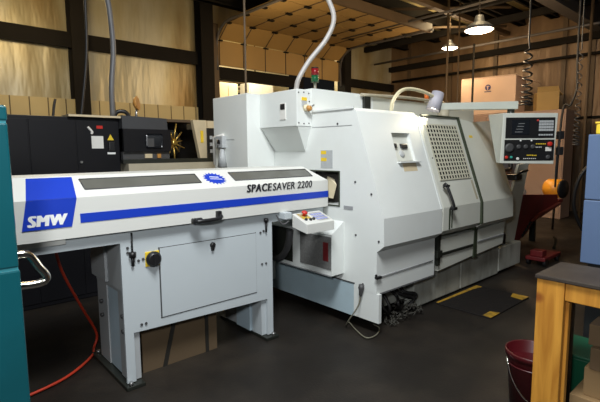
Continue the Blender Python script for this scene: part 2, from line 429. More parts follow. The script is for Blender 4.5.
# ------------------------------------------------------------------ bar feeder
bf = thing('bar_feeder', (1.6, 3.05, 0), 'white bar feeder with smoked windows and blue stripe left of the lathe', 'bar feeder')
TOPZ, KZ, BZ, YF, YT = 1.36, 1.245, 1.018, 2.70, 2.90
# hood body
h = MB().prism([(YF, BZ), (YF, KZ), (YT, TOPZ), (3.22, TOPZ), (3.34, KZ), (3.34, BZ)], 'x', .34, 2.734)
hood = part(h, 'hood', 'feeder_white', bf)
# chamfered right top end
cut(hood, MB().prism([(2.60, 1.40), (2.62, 1.362), (2.76, 1.215), (2.80, 1.40)], 'y', 2.5, 3.5))
def SL(x, t, out=.0):      # point on the sloping upper face, t=0 at the front edge, 1 at the top edge
    ny, nz = -(TOPZ-KZ), (YT-YF); l = math.hypot(ny, nz)
    return (x, YF+(YT-YF)*t+ny/l*out, KZ+(TOPZ-KZ)*t+nz/l*out)
def slope_plate(pts, name, m, parent, out=.0015, t=.003, label=None):
    P = [SL(x, q, -t+out) for x, q in pts]
    return part(MB().plate(P, t), name, m, parent, label)
slope_plate([(.792, .32), (1.55, .32), (1.55, .80), (.788, .80)], 'window', 'smoke', hood, label='long smoked window in the hood near the blue logo panel')
slope_plate([(1.83, .32), (2.61, .32), (2.61, .83), (1.83, .83)], 'window', 'smoke', hood, label='smoked window in the hood above the lettering')
for xa, xb, xc, xd in ((.792, 1.55, 1.55, .788), (1.83, 2.61, 2.61, 1.83)):
    m_ = MB()
    for (p, q) in (((xa, .32), (xb, .32)), ((xb, .32), (xc, .80)), ((xc, .80), (xd, .80)), ((xd, .80), (xa, .32))):
        m_.tube([SL(*p, .002), SL(*q, .002)], .004, 6)
    part(m_, 'window_frame', 'dark_grey', hood)
# logo panel: slope piece and front piece
lp = slope_plate([(.477, 0), (.725, 0), (.755, .93), (.517, .93)], 'logo_panel', 'blue', hood)
lf = part(MB().plate([(.477, YF-.002, KZ), (.448, YF-.002, 1.085), (.692, YF-.002, 1.085), (.725, YF-.002, KZ)], .002), 'logo_panel', 'blue', hood)
lettering('SMW', .08, 'white_ink', hood, (.474, YF-.004, 1.103), (1, 0, 0), (0, 0, 1), shear=.16, width=.200, cap=.060, bold=.0062, space=1.13, label='bold white logo letters')
lettering('SPACE', .08, 'navy', hood, (1.884, YF-.003, 1.196), (1, 0, 0), (0, 0, 1), shear=.14, width=.236, cap=.057, bold=.0042, space=1.16, label='bold black letters of the first word')
lettering('SAVER 2200', .08, 'navy', hood, (2.127, YF-.003, 1.196), (1, 0, 0), (0, 0, 1), shear=.14, width=.416, cap=.056, bold=.0014, space=1.08, label='thin black letters and number')
part(MB().box(.738, 2.734, YF-.003, YF, 1.100, 1.153), 'stripe', 'blue', hood, 'blue stripe along the hood')
# starburst badge
pts = []
for i in range(36):
    a = 2*math.pi*i/36; k = 1.06 if i % 2 == 0 else .78
    pts.append((1.678+.082*k*math.cos(a), .50-.02*math.cos(a)+.32*k*math.sin(a)))
slope_plate([(x, q) for x, q in pts], 'badge', 'blue', hood, out=.003, label='blue starburst sticker')
for q in ([(1.645, .575), (1.715, .53), (1.715, .565), (1.645, .61)], [(1.638, .47), (1.732, .415), (1.732, .44), (1.638, .495)]):
    slope_plate(q, 'badge_script', 'white_ink', hood, out=.0045)
# lower tray
part(MB().box(.34, 2.72, 2.745, 3.30, .94, 1.017), 'tray', 'feeder_grey', bf)
part(MB().box(.34, .66, 2.725, 2.745, .985, 1.012), 'tray_flange', 'feeder_white', bf)
# handle on the hood
hd = part(MB().tube([(1.465, 2.70, 1.035), (1.46, 2.65, 1.033), (1.625, 2.65, 1.038), (1.635, 2.70, 1.07)], .014, 8, 4), 'handle', 'black', hood, 'black grab handle')
part(MB().box(1.425, 1.50, 2.665, 2.70, 1.018, 1.052, .008), 'handle_base', 'black', hood); part(MB().box(1.615, 1.65, 2.665, 2.70, 1.03, 1.085, .006), 'handle_base', 'black', hood)
# cabinet: bent front sheet with two leg flanges
front = MB().prism([(.968, .03), (1.025, .03), (1.025, .352), (2.095, .327), (2.095, .03), (2.15, .03), (2.15, .94), (.968, .94)], 'y', 2.745, 2.765)
part(front, 'cabinet_front', 'feeder_grey', bf)
part(MB().box(.985, 2.14, 2.765, 3.30, .60, .94), 'cabinet_body', 'feeder_side', bf)
ap = part(MB().box(1.217, 1.987, 2.738, 2.7449, .41, .872), 'access_panel', 'feeder_grey', bf)
m_ = MB()
for b_ in ((1.209, 1.217, .40, .88), (1.987, 1.992, .40, .88)): m_.box(b_[0], b_[1], 2.7435, 2.7455, b_[2], b_[3])
m_.box(1.209, 1.992, 2.7435, 2.7455, .872, .877); m_.box(1.209, 1.992, 2.7435, 2.7455, .403, .41)
part(m_, 'panel_gap', 'dark_grey', ap)
part(MB().revolve([(0, .02), (.012, .02), (.02, .012)], (1.607, 2.738, .838), (0, -1, 0)).box(1.595, 1.612, 2.722, 2.738, .80, .835), 'latch', 'black', ap, 'black latch')
# disconnect switch
sw = part(MB().box(1.118, 1.212, 2.737, 2.745, .765, .862, .004), 'disconnect_switch', 'yellow', bf, 'yellow switch plate with black rotary knob')
part(MB().revolve([(0, .05), (.012, .05), (.02, .040), (.03, .036)], (1.170, 2.737, .812), (0, -1, 0)).box(1.160, 1.180, 2.695, 2.71, .775, .85, .004), 'knob', 'black', sw)
# clamp screw and bolts
part(MB().cyl((1.036, 2.735, .87), (1.036, 2.735, 1.0), .006, 8).revolve([(0, .022), (.03, .022), (.034, .012)], (1.036, 2.735, .845), (0, 0, 1)).cyl((1.036, 2.735, .79), (1.036, 2.735, .85), .010, 10), 'clamp_screw', 'black', bf)
part(MB().revolve([(0, .018), (.025, .018), (.03, .01)], (2.085, 2.735, .95), (0, 0, 1)).cyl((2.085, 2.735, .87), (2.085, 2.735, .95), .008, 10), 'clamp_screw', 'black', bf)
for (x, z) in ((1.01, .905), (1.01, .875), (1.075, .815), (1.105, .82), (1.075, .395), (1.105, .395), (2.045, .62), (2.085, .62), (2.035, .87), (2.065, .88)):
    part(MB().cyl((x, 2.738, z), (x, 2.746, z), .0085, 10), 'bolt', 'dark_grey', bf)
# left end: housing sides and telescoping leg; the right leg repeats it
for sgn, X in ((1, .968), (-1, 2.15)):
    def bx(a, b, y0, y1, z0, z1, bev=0): # a,b measured inward from the end
        xs = sorted((X+sgn*a, X+sgn*b)); return MB().box(xs[0], xs[1], y0, y1, z0, z1, bev)
    part(bx(.0, .02, 2.765, 2.98, .63, .94), 'end_plate', 'feeder_side', bf)
    part(bx(.0, .02, 3.06, 3.345, .63, .94), 'end_plate', 'feeder_side', bf)
    leg = part(bx(.025, .12, 2.90, 3.10, .03, .66, .006), 'leg', 'feeder_leg', bf)
    part(bx(.02, .10, 2.768, 2.895, .03, .63), 'leg_rail', 'feeder_side' if sgn > 0 else 'feeder_grey', leg)
    part(bx(.02, .10, 3.11, 3.30, .03, .63), 'leg_rail', 'feeder_side', leg)
    part(bx(.09, .10, 2.98, 3.06, .60, .93), 'slot', 'grease', leg)
    for y in (2.80, 3.20):
        for z in (.46, .36):
            xs = sorted((X+sgn*.0, X+sgn*.022))
            part(MB().cyl((xs[0], y, z), (xs[1], y, z), .013, 10), 'bolt', 'dark_grey', leg)
    xs = sorted((X-sgn*.02, X+sgn*.10))
    fp = part(MB().box(xs[0], xs[1], 2.70, 3.39, 0, .025, .004), 'foot_plate', 'grease', bf)
    for y in (2.725, 2.76, 3.35):
        part(MB().cyl((X+sgn*.015, y, .025), (X+sgn*.015, y, .045), .014, 8), 'anchor_bolt', 'steel', fp)
# control box on its bracket at the lathe end
cb = part(MB().prism([(2.62, 1.008), (2.45, .943), (2.45, .868), (2.62, .90)], 'x', 2.255, 2.553, .004), 'control_box', 'feeder_white', bf)
def CT(x, t, o=.0): # top face of the control box, t=0 front edge
    ny, nz = -.065, .17; l = math.hypot(ny, nz)
    return (x, 2.45+.17*t+ny/l*o, .943+.065*t+nz/l*o)
part(MB().plate([CT(2.40, .15), CT(2.535, .15), CT(2.535, .9), CT(2.40, .9)], -.002), 'keypad', 'white_plastic', cb)
m_ = MB()
for i in range(4):
    for j in range(3):
        x = 2.41+i*.03; t = .25+j*.2
        m_.plate([CT(x, t, .002), CT(x+.022, t, .002), CT(x+.022, t+.13, .002), CT(x, t+.13, .002)], -.002)
part(m_, 'key', mat('key_blue', (.30, .33, .62), .5), cb, 'pale blue keypad buttons')
part(MB().plate([CT(2.285, .42), CT(2.375, .42), CT(2.375, .95), CT(2.285, .95)], -.002), 'stop_plate', 'yellow', cb)
a = Vector(CT(2.335, .72)); nn = Vector((0, -.065, .17)).normalized()
part(MB().revolve([(0, .014), (.02, .014), (.022, .024), (.032, .024), (.038, .016)], a, nn), 'stop_button', 'red', cb, 'red mushroom stop button')
for (x, t) in ((2.30, .35), (2.34, .3), (2.375, .32)):
    part(MB().revolve([(0, .012), (.012, .012), (.016, .008)], CT(x, t), nn), 'button', 'black', cb)
part(MB().box(2.20, 2.27, 2.64, 2.76, .965, 1.017, .004), 'bracket', 'feeder_grey', bf)
part(MB().tube([(2.16, 2.70, 1.0), (2.19, 2.66, .93), (2.24, 2.64, .95)], .006, 8), 'cable', 'dark_grey', bf)

# ------------------------------------------------------------------ lathe
LX = 2.77
la = thing('cnc_lathe', (4.2, 3.0, 0), 'large white CNC lathe with slanted front and grille door in the middle', 'lathe')
def SY(z): return 2.125+.347*(z-.966)
Lh = MB().prism([(2.19, .345), (2.19, .689), (2.121, .745), (2.125, .966), (2.42, 1.816), (2.45, 1.842), (2.93, 1.85), (2.93, 2.045), (3.95, 2.045), (3.95, .39), (2.43, .39), (2.43, .345)], 'x', LX, 3.615)
left = part(Lh, 'left_enclosure', 'lathe_white', la)
cut(left, MB().box(2.6, 3.10, 2.60, 3.20, 1.03, 1.315))
cut(left, MB().hexa([(3.145, 2.0, 1.40), (3.41, 2.0, 1.40), (3.41, 2.305, 1.40), (3.145, 2.305, 1.40), (3.16, 2.0, 1.645), (3.425, 2.0, 1.645), (3.425, 2.405, 1.645), (3.16, 2.405, 1.645)]))
part(MB().box(LX+.001, LX+.035, 2.165, 2.43, .105, .345), 'front_flange', 'lathe_white', la)
part(MB().box(LX+.002, 3.615, 2.43, 3.95, .10, .39), 'base_casting', 'lathe_base', la)
part(MB().box(LX-.003, LX+.002, 2.42, 3.42, .382, .392), 'base_seam', 'dark_grey', la)
# spindle opening lining and spindle nose
so = part(MB().box(3.06, 3.098, 2.605, 3.195, 1.035, 1.31), 'spindle_recess', 'grease', la)
part(MB().revolve([(0, .05), (0, .16), (.14, .16), (.14, .11), (.20, .11), (.20, .045)], (3.06, 2.86, 1.17), (-1, 0, 0)), 'spindle_nose', 'swarf', so)
part(MB().hexa([(2.80, 2.70, 1.08), (2.83, 2.78, 1.08), (2.84, 2.85, 1.08), (2.81, 2.76, 1.08), (2.80, 2.66, 1.2), (2.83, 2.72, 1.25), (2.84, 2.82, 1.25), (2.81, 2.78, 1.27)]), 'guide_plate', 'cream', so, 'cream guide plate in the spindle opening')
# frame around opening
part(MB().box(LX-.006, LX+.01, 2.592, 2.602, 1.02, 1.325).box(LX-.006, LX+.01, 2.60, 3.2, 1.315, 1.325).box(LX-.006, LX+.01, 2.60, 3.2, 1.02, 1.03), 'spindle_frame', 'seal', so)
# warning label, name plate, screws on the left face
wl = part(MB().box(LX-.003, LX, 2.68, 2.822, 1.345, 1.50), 'warning_label', 'label_grey', left, 'grey label with yellow headers')
part(MB().box(LX-.004, LX-.002, 2.755, 2.818, 1.465, 1.495).box(LX-.004, LX-.002, 2.75, 2.818, 1.405, 1.435), 'label_header', 'yellow', left)
part(MB().box(LX-.004, LX, 2.445, 2.545, 1.005, 1.035), 'name_plate', 'grey', left)
for (y, z) in ((2.42, 1.24), (2.41, .80), (2.17, .78), (2.62, 1.72), (2.33, .40), (2.25, 1.15)):
    part(MB().cyl((LX-.006, y, z), (LX+.002, y, z), .009, 8), 'screw', 'dark_grey', left)
part(MB().box(LX-.003, LX, 2.46, 2.93, 1.70, 1.704), 'panel_seam', 'grey', left)
part(MB().box(LX-.012, LX, 2.44, 2.92, 1.835, 1.849), 'drip_edge', 'lathe_white', left)
# plug and dangling cord
pg = part(MB().revolve([(0, .022), (.03, .026), (.05, .018), (.085, .014), (.10, .008)], (2.752, 2.33, .40), (-.1, .02, -1)), 'power_plug', 'dark_grey', la)
part(MB().tube([(2.742, 2.332, .31), (2.72, 2.34, .22), (2.68, 2.40, .10), (2.72, 2.47, .02), (2.80, 2.51, .012), (2.72, 2.36, .012), (2.66, 2.20, .012), (2.76, 2.18, .012), (2.89, 2.25, .012), (2.92, 2.34, .012)], .0055, 8), 'power_cord', 'cord_tan', la)
# stepped hopper box low on the left face
blk = part(MB().prism([(2.62, .449), (2.62, .80), (2.77, .90), (2.77, .449)], 'y', 2.545, 3.42), 'coolant_box', 'lathe_white', la)
part(MB().box(2.615, 2.62, 2.548, 2.935, .50, .78), 'mesh_screen', mat('mesh_grey', (.16, .16, .155), .6, var=.5, scale=60), blk, 'dark grey mesh screen')
part(MB().box(2.615, 2.62, 3.04, 3.41, .485, .79), 'opening', 'grease', blk)
part(MB().tube([(2.60, 3.36, .50), (2.58, 3.22, .49), (2.57, 3.10, .56), (2.565, 3.03, .68), (2.57, 3.02, .79)], .032, 10), 'suction_hose', 'dark_grey', blk)
part(MB().box(2.612, 2.616, 2.58, 2.64, .57, .73), 'red_filter', 'chip_red', blk)
part(MB().box(2.61, 2.616, 2.545, 3.42, .445, .455), 'sill', 'grey', blk)
# rear left control cabinet and junction box
cc = part(MB().box(2.45, LX, 3.48, 4.08, .20, 2.035, .006), 'rear_cabinet', 'lathe_white', la)
part(MB().box(2.447, 2.45, 3.70, 3.98, 1.61, 1.613), 'cabinet_seam', 'grey', cc)
jb = part(MB().box(2.60, LX, 2.945, 3.475, 1.712, 2.03, .005), 'junction_box', 'lathe_white', la)
part(MB().hexa([(2.765, 3.02, 1.49), (2.769, 3.02, 1.49), (2.769, 3.45, 1.49), (2.765, 3.45, 1.49), (2.61, 2.95, 1.71), (2.769, 2.95, 1.71), (2.769, 3.47, 1.71), (2.61, 3.47, 1.71)]), 'box_hopper', 'lathe_white', jb)
part(MB().box(2.592, 2.60, 3.09, 3.17, 1.775, 1.92, .003), 'hook_plate', 'white_plastic', jb)
part(MB().box(2.585, 2.598, 3.10, 3.16, 1.865, 1.915, .006), 'hook', 'black', jb)
part(MB().box(2.655, 2.715, 2.940, 2.945, 1.935, 1.962), 'warning_strip', 'yellow', jb, 'small yellow warning strip')
part(MB().box(2.655, 2.715, 2.941, 2.945, 1.885, 1.93), 'notice', 'label_grey', jb)
sw2 = part(MB().revolve([(0, .03), (.03, .03), (.035, .022)], (2.70, 2.945, 1.87), (0, -1, 0)), 'rotary_switch', 'cream', jb)
part(MB().revolve([(0, .026), (.025, .022), (.03, .012)], (2.705, 2.91, 1.865), (0, -1, .0)), 'switch_knob', 'amber', sw2)
part(MB().tube([(2.70, 2.895, 1.87), (2.745, 2.88, 1.895)], .007, 8), 'switch_lever', 'steel', sw2)
for (x, z) in ((2.62, 2.0), (2.68, 2.005), (2.74, 2.0), (2.62, 1.74), (2.68, 1.735), (2.74, 1.74), (2.745, 1.93)):
    part(MB().cyl((x, 2.94, z), (x, 2.946, z), .006, 8), 'screw', 'dark_grey', jb)
# air regulator on the rear cabinet
ar = part(MB().box(2.40, 2.45, 3.845, 3.97, 1.53, 1.65, .006), 'air_regulator', 'label_grey', la, 'grey air regulator with clear bowl')
part(MB().tube([(2.42, 4.03, 1.36), (2.42, 4.03, 1.64), (2.42, 3.85, 1.66)], .014, 8, 1), 'post', 'white_plastic', ar)
part(MB().cone((2.42, 3.88, 1.34), (2.42, 3.88, 1.52), .05, .02, 14), 'bowl', 'label_grey', ar)
part(MB().cyl((2.395, 3.89, 1.59), (2.385, 3.89, 1.59), .022, 12), 'gauge', 'black', ar)
part(MB().cyl((2.40, 3.92, 1.52), (2.40, 3.92, 1.62), .012, 12), 'fitting', 'steel', ar)
# rear body, roof
rb = part(MB().box(3.616, 5.70, 2.93, 3.95, .39, 2.03), 'rear_body', 'lathe_front', la)
part(MB().box(5.72, 6.1, 2.75, 3.8, .3, 1.50), 'tail_body', 'lathe_tan', la)
part(MB().box(3.616, 4.397, 2.50, 2.929, 1.72, 1.80), 'roof', 'lathe_front', la)
part(MB().box(3.45, 3.54, 2.90, 2.93, 1.86, 2.03), 'cable_entry', 'grease', rb)
part(MB().tube([(3.40, 2.905, 2.035), (4.2, 2.90, 2.06), (4.9, 2.90, 2.05)], .016, 8), 'top_rail', 'lathe_tan', rb)
# lower base panels
lb = MB(); lb.box(3.48, 4.33, 2.31, 2.42, .02, .40, .01); lb.box(4.345, 5.22, 2.31, 2.42, .02, .435, .01); lb.box(5.235, 5.85, 2.31, 2.42, .04, .33, .01)
part(lb, 'base_panel', 'lathe_lower', la)
part(MB().box(3.616, 5.8, 2.43, 3.9, .06, .389), 'bed', 'lathe_lower', la)
part(MB().box(2.82, 3.62, 2.195, 2.235, .330, .344), 'skirt_edge', 'grey', la)
# oily sump visible in the recess under the left skirt
sm = part(MB().box(3.02, 3.49, 2.40, 2.428, .10, .33), 'sump', 'lathe_lower', la)
sw_ = MB()
for k in range(90):
    x = random.uniform(2.98, 3.50); y = random.uniform(2.20, 2.39); z = random.uniform(.005, .05+.08*max(0, 1-abs(x-3.3)/.25))
    p_ = Vector((x, y, z)); a_ = [p_+Vector((random.uniform(-.035, .035), random.uniform(-.03, .03), max(-z+.003, random.uniform(-.02, .025)))) for q in range(4)]
    sw_.tube(a_, .0035, 5, 2)
so_ = part(sw_, 'swarf_pile', 'swarf', sm); so_['kind'] = 'stuff'
for k in range(5):
    x = 2.92+.11*k
    part(MB().tube([(x, 2.39, .29), (x+random.uniform(-.05, .1), 2.33, random.uniform(.15, .24)), (x+random.uniform(.02, .2), 2.27, random.uniform(.08, .2)), (x+random.uniform(.05, .25), 2.33, .05)], random.uniform(.008, .016), 8), 'sump_hose', 'pipe_black', sm)
part(MB().tube([(2.80, 2.183, .486), (3.58, 2.183, .486)], .004, 6, 1), 'skirt_rod', 'grey', la)
part(MB().box(LX-.03, LX+.04, 2.165, 2.188, .478, .496, .004).box(LX-.03, LX-.012, 2.17, 2.185, .49, .515, .004), 'skirt_hook', 'black', la)
# mid skirts under the crease
part(MB().hexa([(3.70, 2.20, .36), (4.36, 2.20, .40), (4.36, 2.42, .40), (3.70, 2.42, .36), (3.70, 2.19, .655), (4.36, 2.19, .665), (4.36, 2.42, .665), (3.70, 2.42, .655)]), 'door_skirt', 'lathe_front', la)
part(MB().box(3.62, 3.695, 2.235, 2.42, .345, .70), 'skirt_gap', 'seal', la, 'greasy gap beside the door skirt')
part(MB().box(3.72, 4.34, 2.183, 2.195, .505, .53).box(3.66, 3.70, 2.18, 2.24, .42, .72).box(3.64, 3.72, 2.17, 2.20, .50, .56), 'door_track', 'grease', la)
part(MB().hexa([(4.43, 2.20, .40), (5.06, 2.20, .43), (5.06, 2.42, .43), (4.43, 2.42, .40), (4.43, 2.19, .66), (5.08, 2.19, .68), (5.08, 2.42, .68), (4.43, 2.42, .66)]), 'right_skirt', 'lathe_front', la)
part(MB().box(4.44, 5.05, 2.183, 2.195, .535, .545), 'skirt_seam', 'grey', la)
part(MB().box(4.362, 4.429, 2.188, 2.42, .38, .70), 'skirt_gap', 'seal', la)
# sliding door
dr = part(MB().prism([(2.135, .755), (2.137, .968), (2.432, 1.816), (2.50, 1.816), (2.22, .968), (2.22, .70), (2.195, .70)], 'x', 3.66, 4.362), 'sliding_door', 'lathe_front', la)
def DS(x, z, o=0.0): # on the door's slanted face
    n_ = Vector((0, -1, .347)).normalized()*o
    return Vector((x, SY(z)+.012, z))+n_
GX0, GX1, GZ0, GZ1 = 3.735, 4.295, 1.215, 1.735
gp = part(MB().plate([DS(GX0, GZ0, .001), DS(GX1, GZ0, .001), DS(GX1, GZ1, .001), DS(GX0, GZ1, .001)], -.002), 'window', 'void', dr)
g = MB(); nc, nr = 11, 13
cw, ch = (GX1-GX0)/nc, (GZ1-GZ0)/nr
def gbar(x0, x1, z0, z1): g.plate([DS(x0, z0, .010), DS(x1, z0, .010), DS(x1, z1, .010), DS(x0, z1, .010)], -.004)
for i in range(nc+1):
    x = GX0+i*cw; gbar(x-cw*.17, x+cw*.17, GZ0-.005, GZ1+.005)
for j in range(nr+1):
    z = GZ0+j*ch; gbar(GX0-.01, GX1+.01, z-ch*.155, z+ch*.155)
part(g, 'window_grille', mat('grille_cream', (.62, .60, .48), .45), dr, 'cream perforated grille over the door window')
h0, h1 = Vector((3.735, 2.185, 1.165)), Vector((3.76, 2.118, .975))
hn = Vector((0, -1, .347)).normalized()
part(MB().tube([h0, h0+hn*.03, h1+hn*.03, h1], .013, 8, 3).box(3.70, 3.77, 2.14, 2.175, 1.155, 1.175, .004).box(3.735, 3.80, 2.075, 2.12, .945, .972, .004), 'door_handle', 'black', dr, 'black bar handle')
part(MB().box(3.755, 3.775, 2.130, 2.136, .76, .955).box(3.80, 3.812, 2.130, 2.136, .77, .95), 'grease_streak', 'seal', dr)
part(MB().plate([DS(4.30, 1.0, .002), DS(4.335, 1.0, .002), DS(4.325, 1.19, .002), DS(4.29, 1.19, .002)], -.002), 'oil_stain', 'lathe_tan', dr)
for sx in (3.735, 3.705):
    part(MB().cyl(DS(sx, 1.42, 0), DS(sx, 1.42, .004), .007, 8), 'screw', 'dark_grey', dr)
# joint trim left of the door and black seal to the right
part(MB().plate([(3.60, SY(.968)-.004, .968), (3.618, SY(.968)-.004, .968), (3.618, SY(1.80)-.004, 1.80), (3.60, SY(1.80)-.004, 1.80)], -.006), 'door_trim', 'lathe_white', la)
part(MB().prism([(2.112, .75), (2.118, .968), (2.415, 1.83), (2.50, 1.84), (2.50, 1.80), (2.16, .968), (2.16, .72)], 'x', 4.366, 4.388), 'door_seal', 'seal', la)
part(MB().box(3.70, 4.395, 2.415, 2.44, 1.818, 1.832), 'door_header', 'seal', la)
# fixed right enclosure with its splayed end
re = MB()
A = [(4.398, 2.125, .966), (5.105, 2.125, .966), (4.66, SY(1.79), 1.79), (4.398, SY(1.816), 1.816)]
V = [re.bm.verts.new(p) for p in [(4.398, 2.19, .689), (5.10, 2.19, .689), (4.398, 2.121, .745), (5.12, 2.121, .745), (4.398, 2.125, .966), (5.11, 2.125, .966),
     (4.66, SY(1.79), 1.79), (4.398, SY(1.816), 1.816), (4.398, 2.92, 1.84), (5.60, 2.92, 1.84), (5.40, 2.55, .966), (5.38, 2.55, .70), (4.398, 2.6, .689), (5.70, 2.72, 1.86)]]
for q in ((0, 1, 3, 2), (2, 3, 5, 4), (4, 5, 6, 7), (7, 6, 13, 9, 8), (5, 10, 13), (5, 13, 6), (3, 11, 10, 5), (1, 11, 3), (0, 12, 11, 1), (10, 11, 9), (13, 10, 9), (12, 8, 9, 11), (0, 2, 4, 7, 8, 12)):
    re.bm.faces.new([V[i] for i in q])
bmesh.ops.recalc_face_normals(re.bm, faces=re.bm.faces[:])
rt = part(re, 'right_enclosure', 'lathe_front', la)
part(MB().plate([(4.50, SY(1.62)-.002, 1.62), (4.57, SY(1.62)-.002, 1.62), (4.57, SY(1.645)-.002, 1.645), (4.50, SY(1.645)-.002, 1.645)], -.002), 'warning_strip', 'yellow', rt)
# slanted end post, lever at the right
part(MB().prism([(5.40, .31), (5.86, .30), (6.21, 1.31), (5.90, 1.30)], 'y', 2.4, 2.43), 'end_post', 'lathe_front', la)
part(MB().box(5.55, 5.72, 2.28, 2.40, 1.12, 1.19, .01).tube([(5.60, 2.3, 1.17), (5.52, 2.22, 1.22), (5.66, 2.2, 1.24)], .015, 8), 'clamp_lever', 'black', la)
part(MB().box(5.40, 5.52, 2.36, 2.40, .33, .46, .01), 'foot_latch', 'black', la)
# socket recess
rc = part(MB().plate([(3.148, 2.303, 1.402), (3.408, 2.303, 1.402), (3.422, 2.402, 1.643), (3.163, 2.402, 1.643)], .003), 'socket_panel', 'lathe_front', la)
part(MB().hexa([(3.275, 2.325, 1.51), (3.365, 2.325, 1.51), (3.365, 2.36, 1.51), (3.275, 2.36, 1.51), (3.28, 2.34, 1.553), (3.37, 2.34, 1.553), (3.37, 2.375, 1.553), (3.28, 2.375, 1.553)], .008), 'socket', 'black', rc)
part(MB().hexa([(3.185, 2.325, 1.515), (3.21, 2.325, 1.515), (3.21, 2.36, 1.515), (3.185, 2.36, 1.515), (3.188, 2.34, 1.555), (3.213, 2.34, 1.555), (3.213, 2.375, 1.555), (3.188, 2.375, 1.555)], .004), 'socket', 'black', rc)
part(MB().revolve([(0, .033), (.012, .033), (.014, .026), (.02, .02)], (3.265, 2.328, 1.462), (0, -1, .4)), 'outlet', 'label_grey', rc, 'round grey outlet')
part(MB().plate([(3.20, SY(1.385)-.001, 1.385), (3.40, SY(1.385)-.001, 1.385), (3.40, SY(1.315)-.001, 1.315), (3.20, SY(1.315)-.001, 1.315)], .003), 'tag', 'tag_tan', left, 'aged tan name tag')
part(MB().box(3.14, 3.44, SY(1.395)-.035, SY(1.395)+.02, 1.388, 1.40), 'recess_ledge', 'lathe_white', left)
# work lamp on cream gooseneck
wlamp = part(MB().tube([(3.30, 2.47, 1.84), (3.31, 2.46, 1.93), (3.40, 2.45, 2.02), (3.55, 2.45, 2.055), (3.75, 2.44, 2.045), (3.92, 2.43, 2.01), (3.965, 2.425, 1.99)], .016, 10), 'gooseneck', 'cream_hose', la)
ax = Vector((-.34, .10, -1)).normalized(); c0 = Vector((3.985, 2.42, 2.055))
part(MB().revolve([(0, .03), (.005, .060), (.185, .070), (.185, .064), (.14, .056)], c0, ax, 24), 'lamp_shade', 'lavender', wlamp, 'lavender grey lamp shade')
part(MB().revolve([(.141, .045), (.155, .045), (.16, .02)], c0, ax, 16), 'bulb', 'work_glow', wlamp)
# signal tower
st = part(MB().cyl((3.062, 3.2, 2.04), (3.062, 3.2, 2.15), .012, 10), 'signal_tower', 'steel', la)
part(MB().cyl((3.062, 3.2, 2.155), (3.062, 3.2, 2.218), .038, 20), 'green_lens', 'green_lens', st)
part(MB().cyl((3.062, 3.2, 2.220), (3.062, 3.2, 2.282), .038, 20), 'red_lens', 'red_lens', st)
part(MB().cyl((3.062, 3.2, 2.284), (3.062, 3.2, 2.294), .036, 20), 'cap', 'black', st)
# pendant arm and control pendant
def arm_pt(t, w, z): # along the arm
    a_ = Vector((4.30, 2.66, 0)); b_ = Vector((4.80, 2.0, 0)); d_ = (b_-a_).normalized(); s_ = Vector((-d_.y, d_.x, 0))
    p_ = a_+(b_-a_)*t+s_*w; return (p_.x, p_.y, z)
arm = part(MB().hexa([arm_pt(0, -.05, 1.915), arm_pt(1, -.05, 1.905), arm_pt(1, .05, 1.905), arm_pt(0, .05, 1.915), arm_pt(0, -.05, 1.985), arm_pt(1, -.05, 1.985), arm_pt(1, .05, 1.985), arm_pt(0, .05, 1.985)], .006), 'pendant_arm', mat('arm_grey_green', (.50, .53, .47), .45), la)
part(MB().cyl((4.36, 2.58, 1.80), (4.36, 2.58, 1.915), .06, 18), 'pivot', 'lathe_tan', arm)
part(MB().cyl(arm_pt(.93, 0, 1.80), arm_pt(.93, 0, 1.91), .035, 18), 'hanger', 'grease', arm)
rv, fv = Vector((math.sin(yaw), -math.cos(yaw), 0)), Vector((math.cos(yaw), math.sin(yaw), 0))
pc = fv*4.45+rv*2.005
def PD(u_, d_, z): # pendant frame: u across, d away from the front face
    p_ = pc+rv*u_+fv*d_; return (p_.x, p_.y, z)
W = .535; Z0, Z1 = 1.358, 1.85
pend = part(MB().hexa([PD(-.015, 0, Z0), PD(W-.015, 0, Z0-.012), PD(W-.03, .12, Z0), PD(.0, .12, Z0), PD(0, 0, Z1), PD(W+.005, 0, Z1-.002), PD(W, .36, Z1+.01), PD(.0, .36, Z1+.01)], .006), 'control_pendant', mat('pendant_beige', (.60, .62, .56), .45), la)
sc = (Z1-Z0)
def PP(u0, u1, v0, v1, o=.004): # rectangle on the pendant face, v from the bottom
    return [PD(u0*W, -o, Z0+v0*sc), PD(u1*W, -o, Z0+v0*sc), PD(u1*W, -o, Z0+v1*sc), PD(u0*W, -o, Z0+v1*sc)]
bp_ = part(MB().plate(PP(.04, .96, .05, .47), -.003), 'panel', 'black', pend); tp_ = part(MB().plate(PP(.05, .955, .50, .91), -.003), 'panel', 'black', pend)
part(MB().plate(PP(.16, .49, .57, .86, .008), -.004, .0), 'screen', 'screen', pend)
m_ = MB()
for i in range(4):
    m_.plate(PP(.22+.02*i, .36+.01*i, .62+.055*i, .628+.055*i, .0085), -.0005)
part(m_, 'screen_text', 'grey', pend)
m_ = MB()
for i in range(6):
    for j in range(4):
        m_.plate(PP(.66+.045*i, .70+.045*i, .64+.055*j, .685+.055*j, .008), -.004)
part(m_, 'keypad', 'label_grey', pend, 'grey alphanumeric keypad')
m_ = MB()
for i in range(6): m_.plate(PP(.66+.045*i, .695+.045*i, .55, .58, .008), -.004)
part(m_, 'key_row', 'label_grey', pend)
def PB(u_, v_, r_, mt, nm, lab=None, dd=.012):
    return part(MB().revolve([(0, r_), (dd, r_), (dd+.003, r_*.6)], PD(u_*W, -.003, Z0+v_*sc), -fv, 16), nm, mt, pend, lab)
PB(.13, .31, .045, 'dark_grey', 'handwheel'); PB(.30, .33, .022, 'dark_grey', 'dial'); PB(.43, .33, .022, 'dark_grey', 'dial'); PB(.56, .33, .022, 'dark_grey', 'dial')
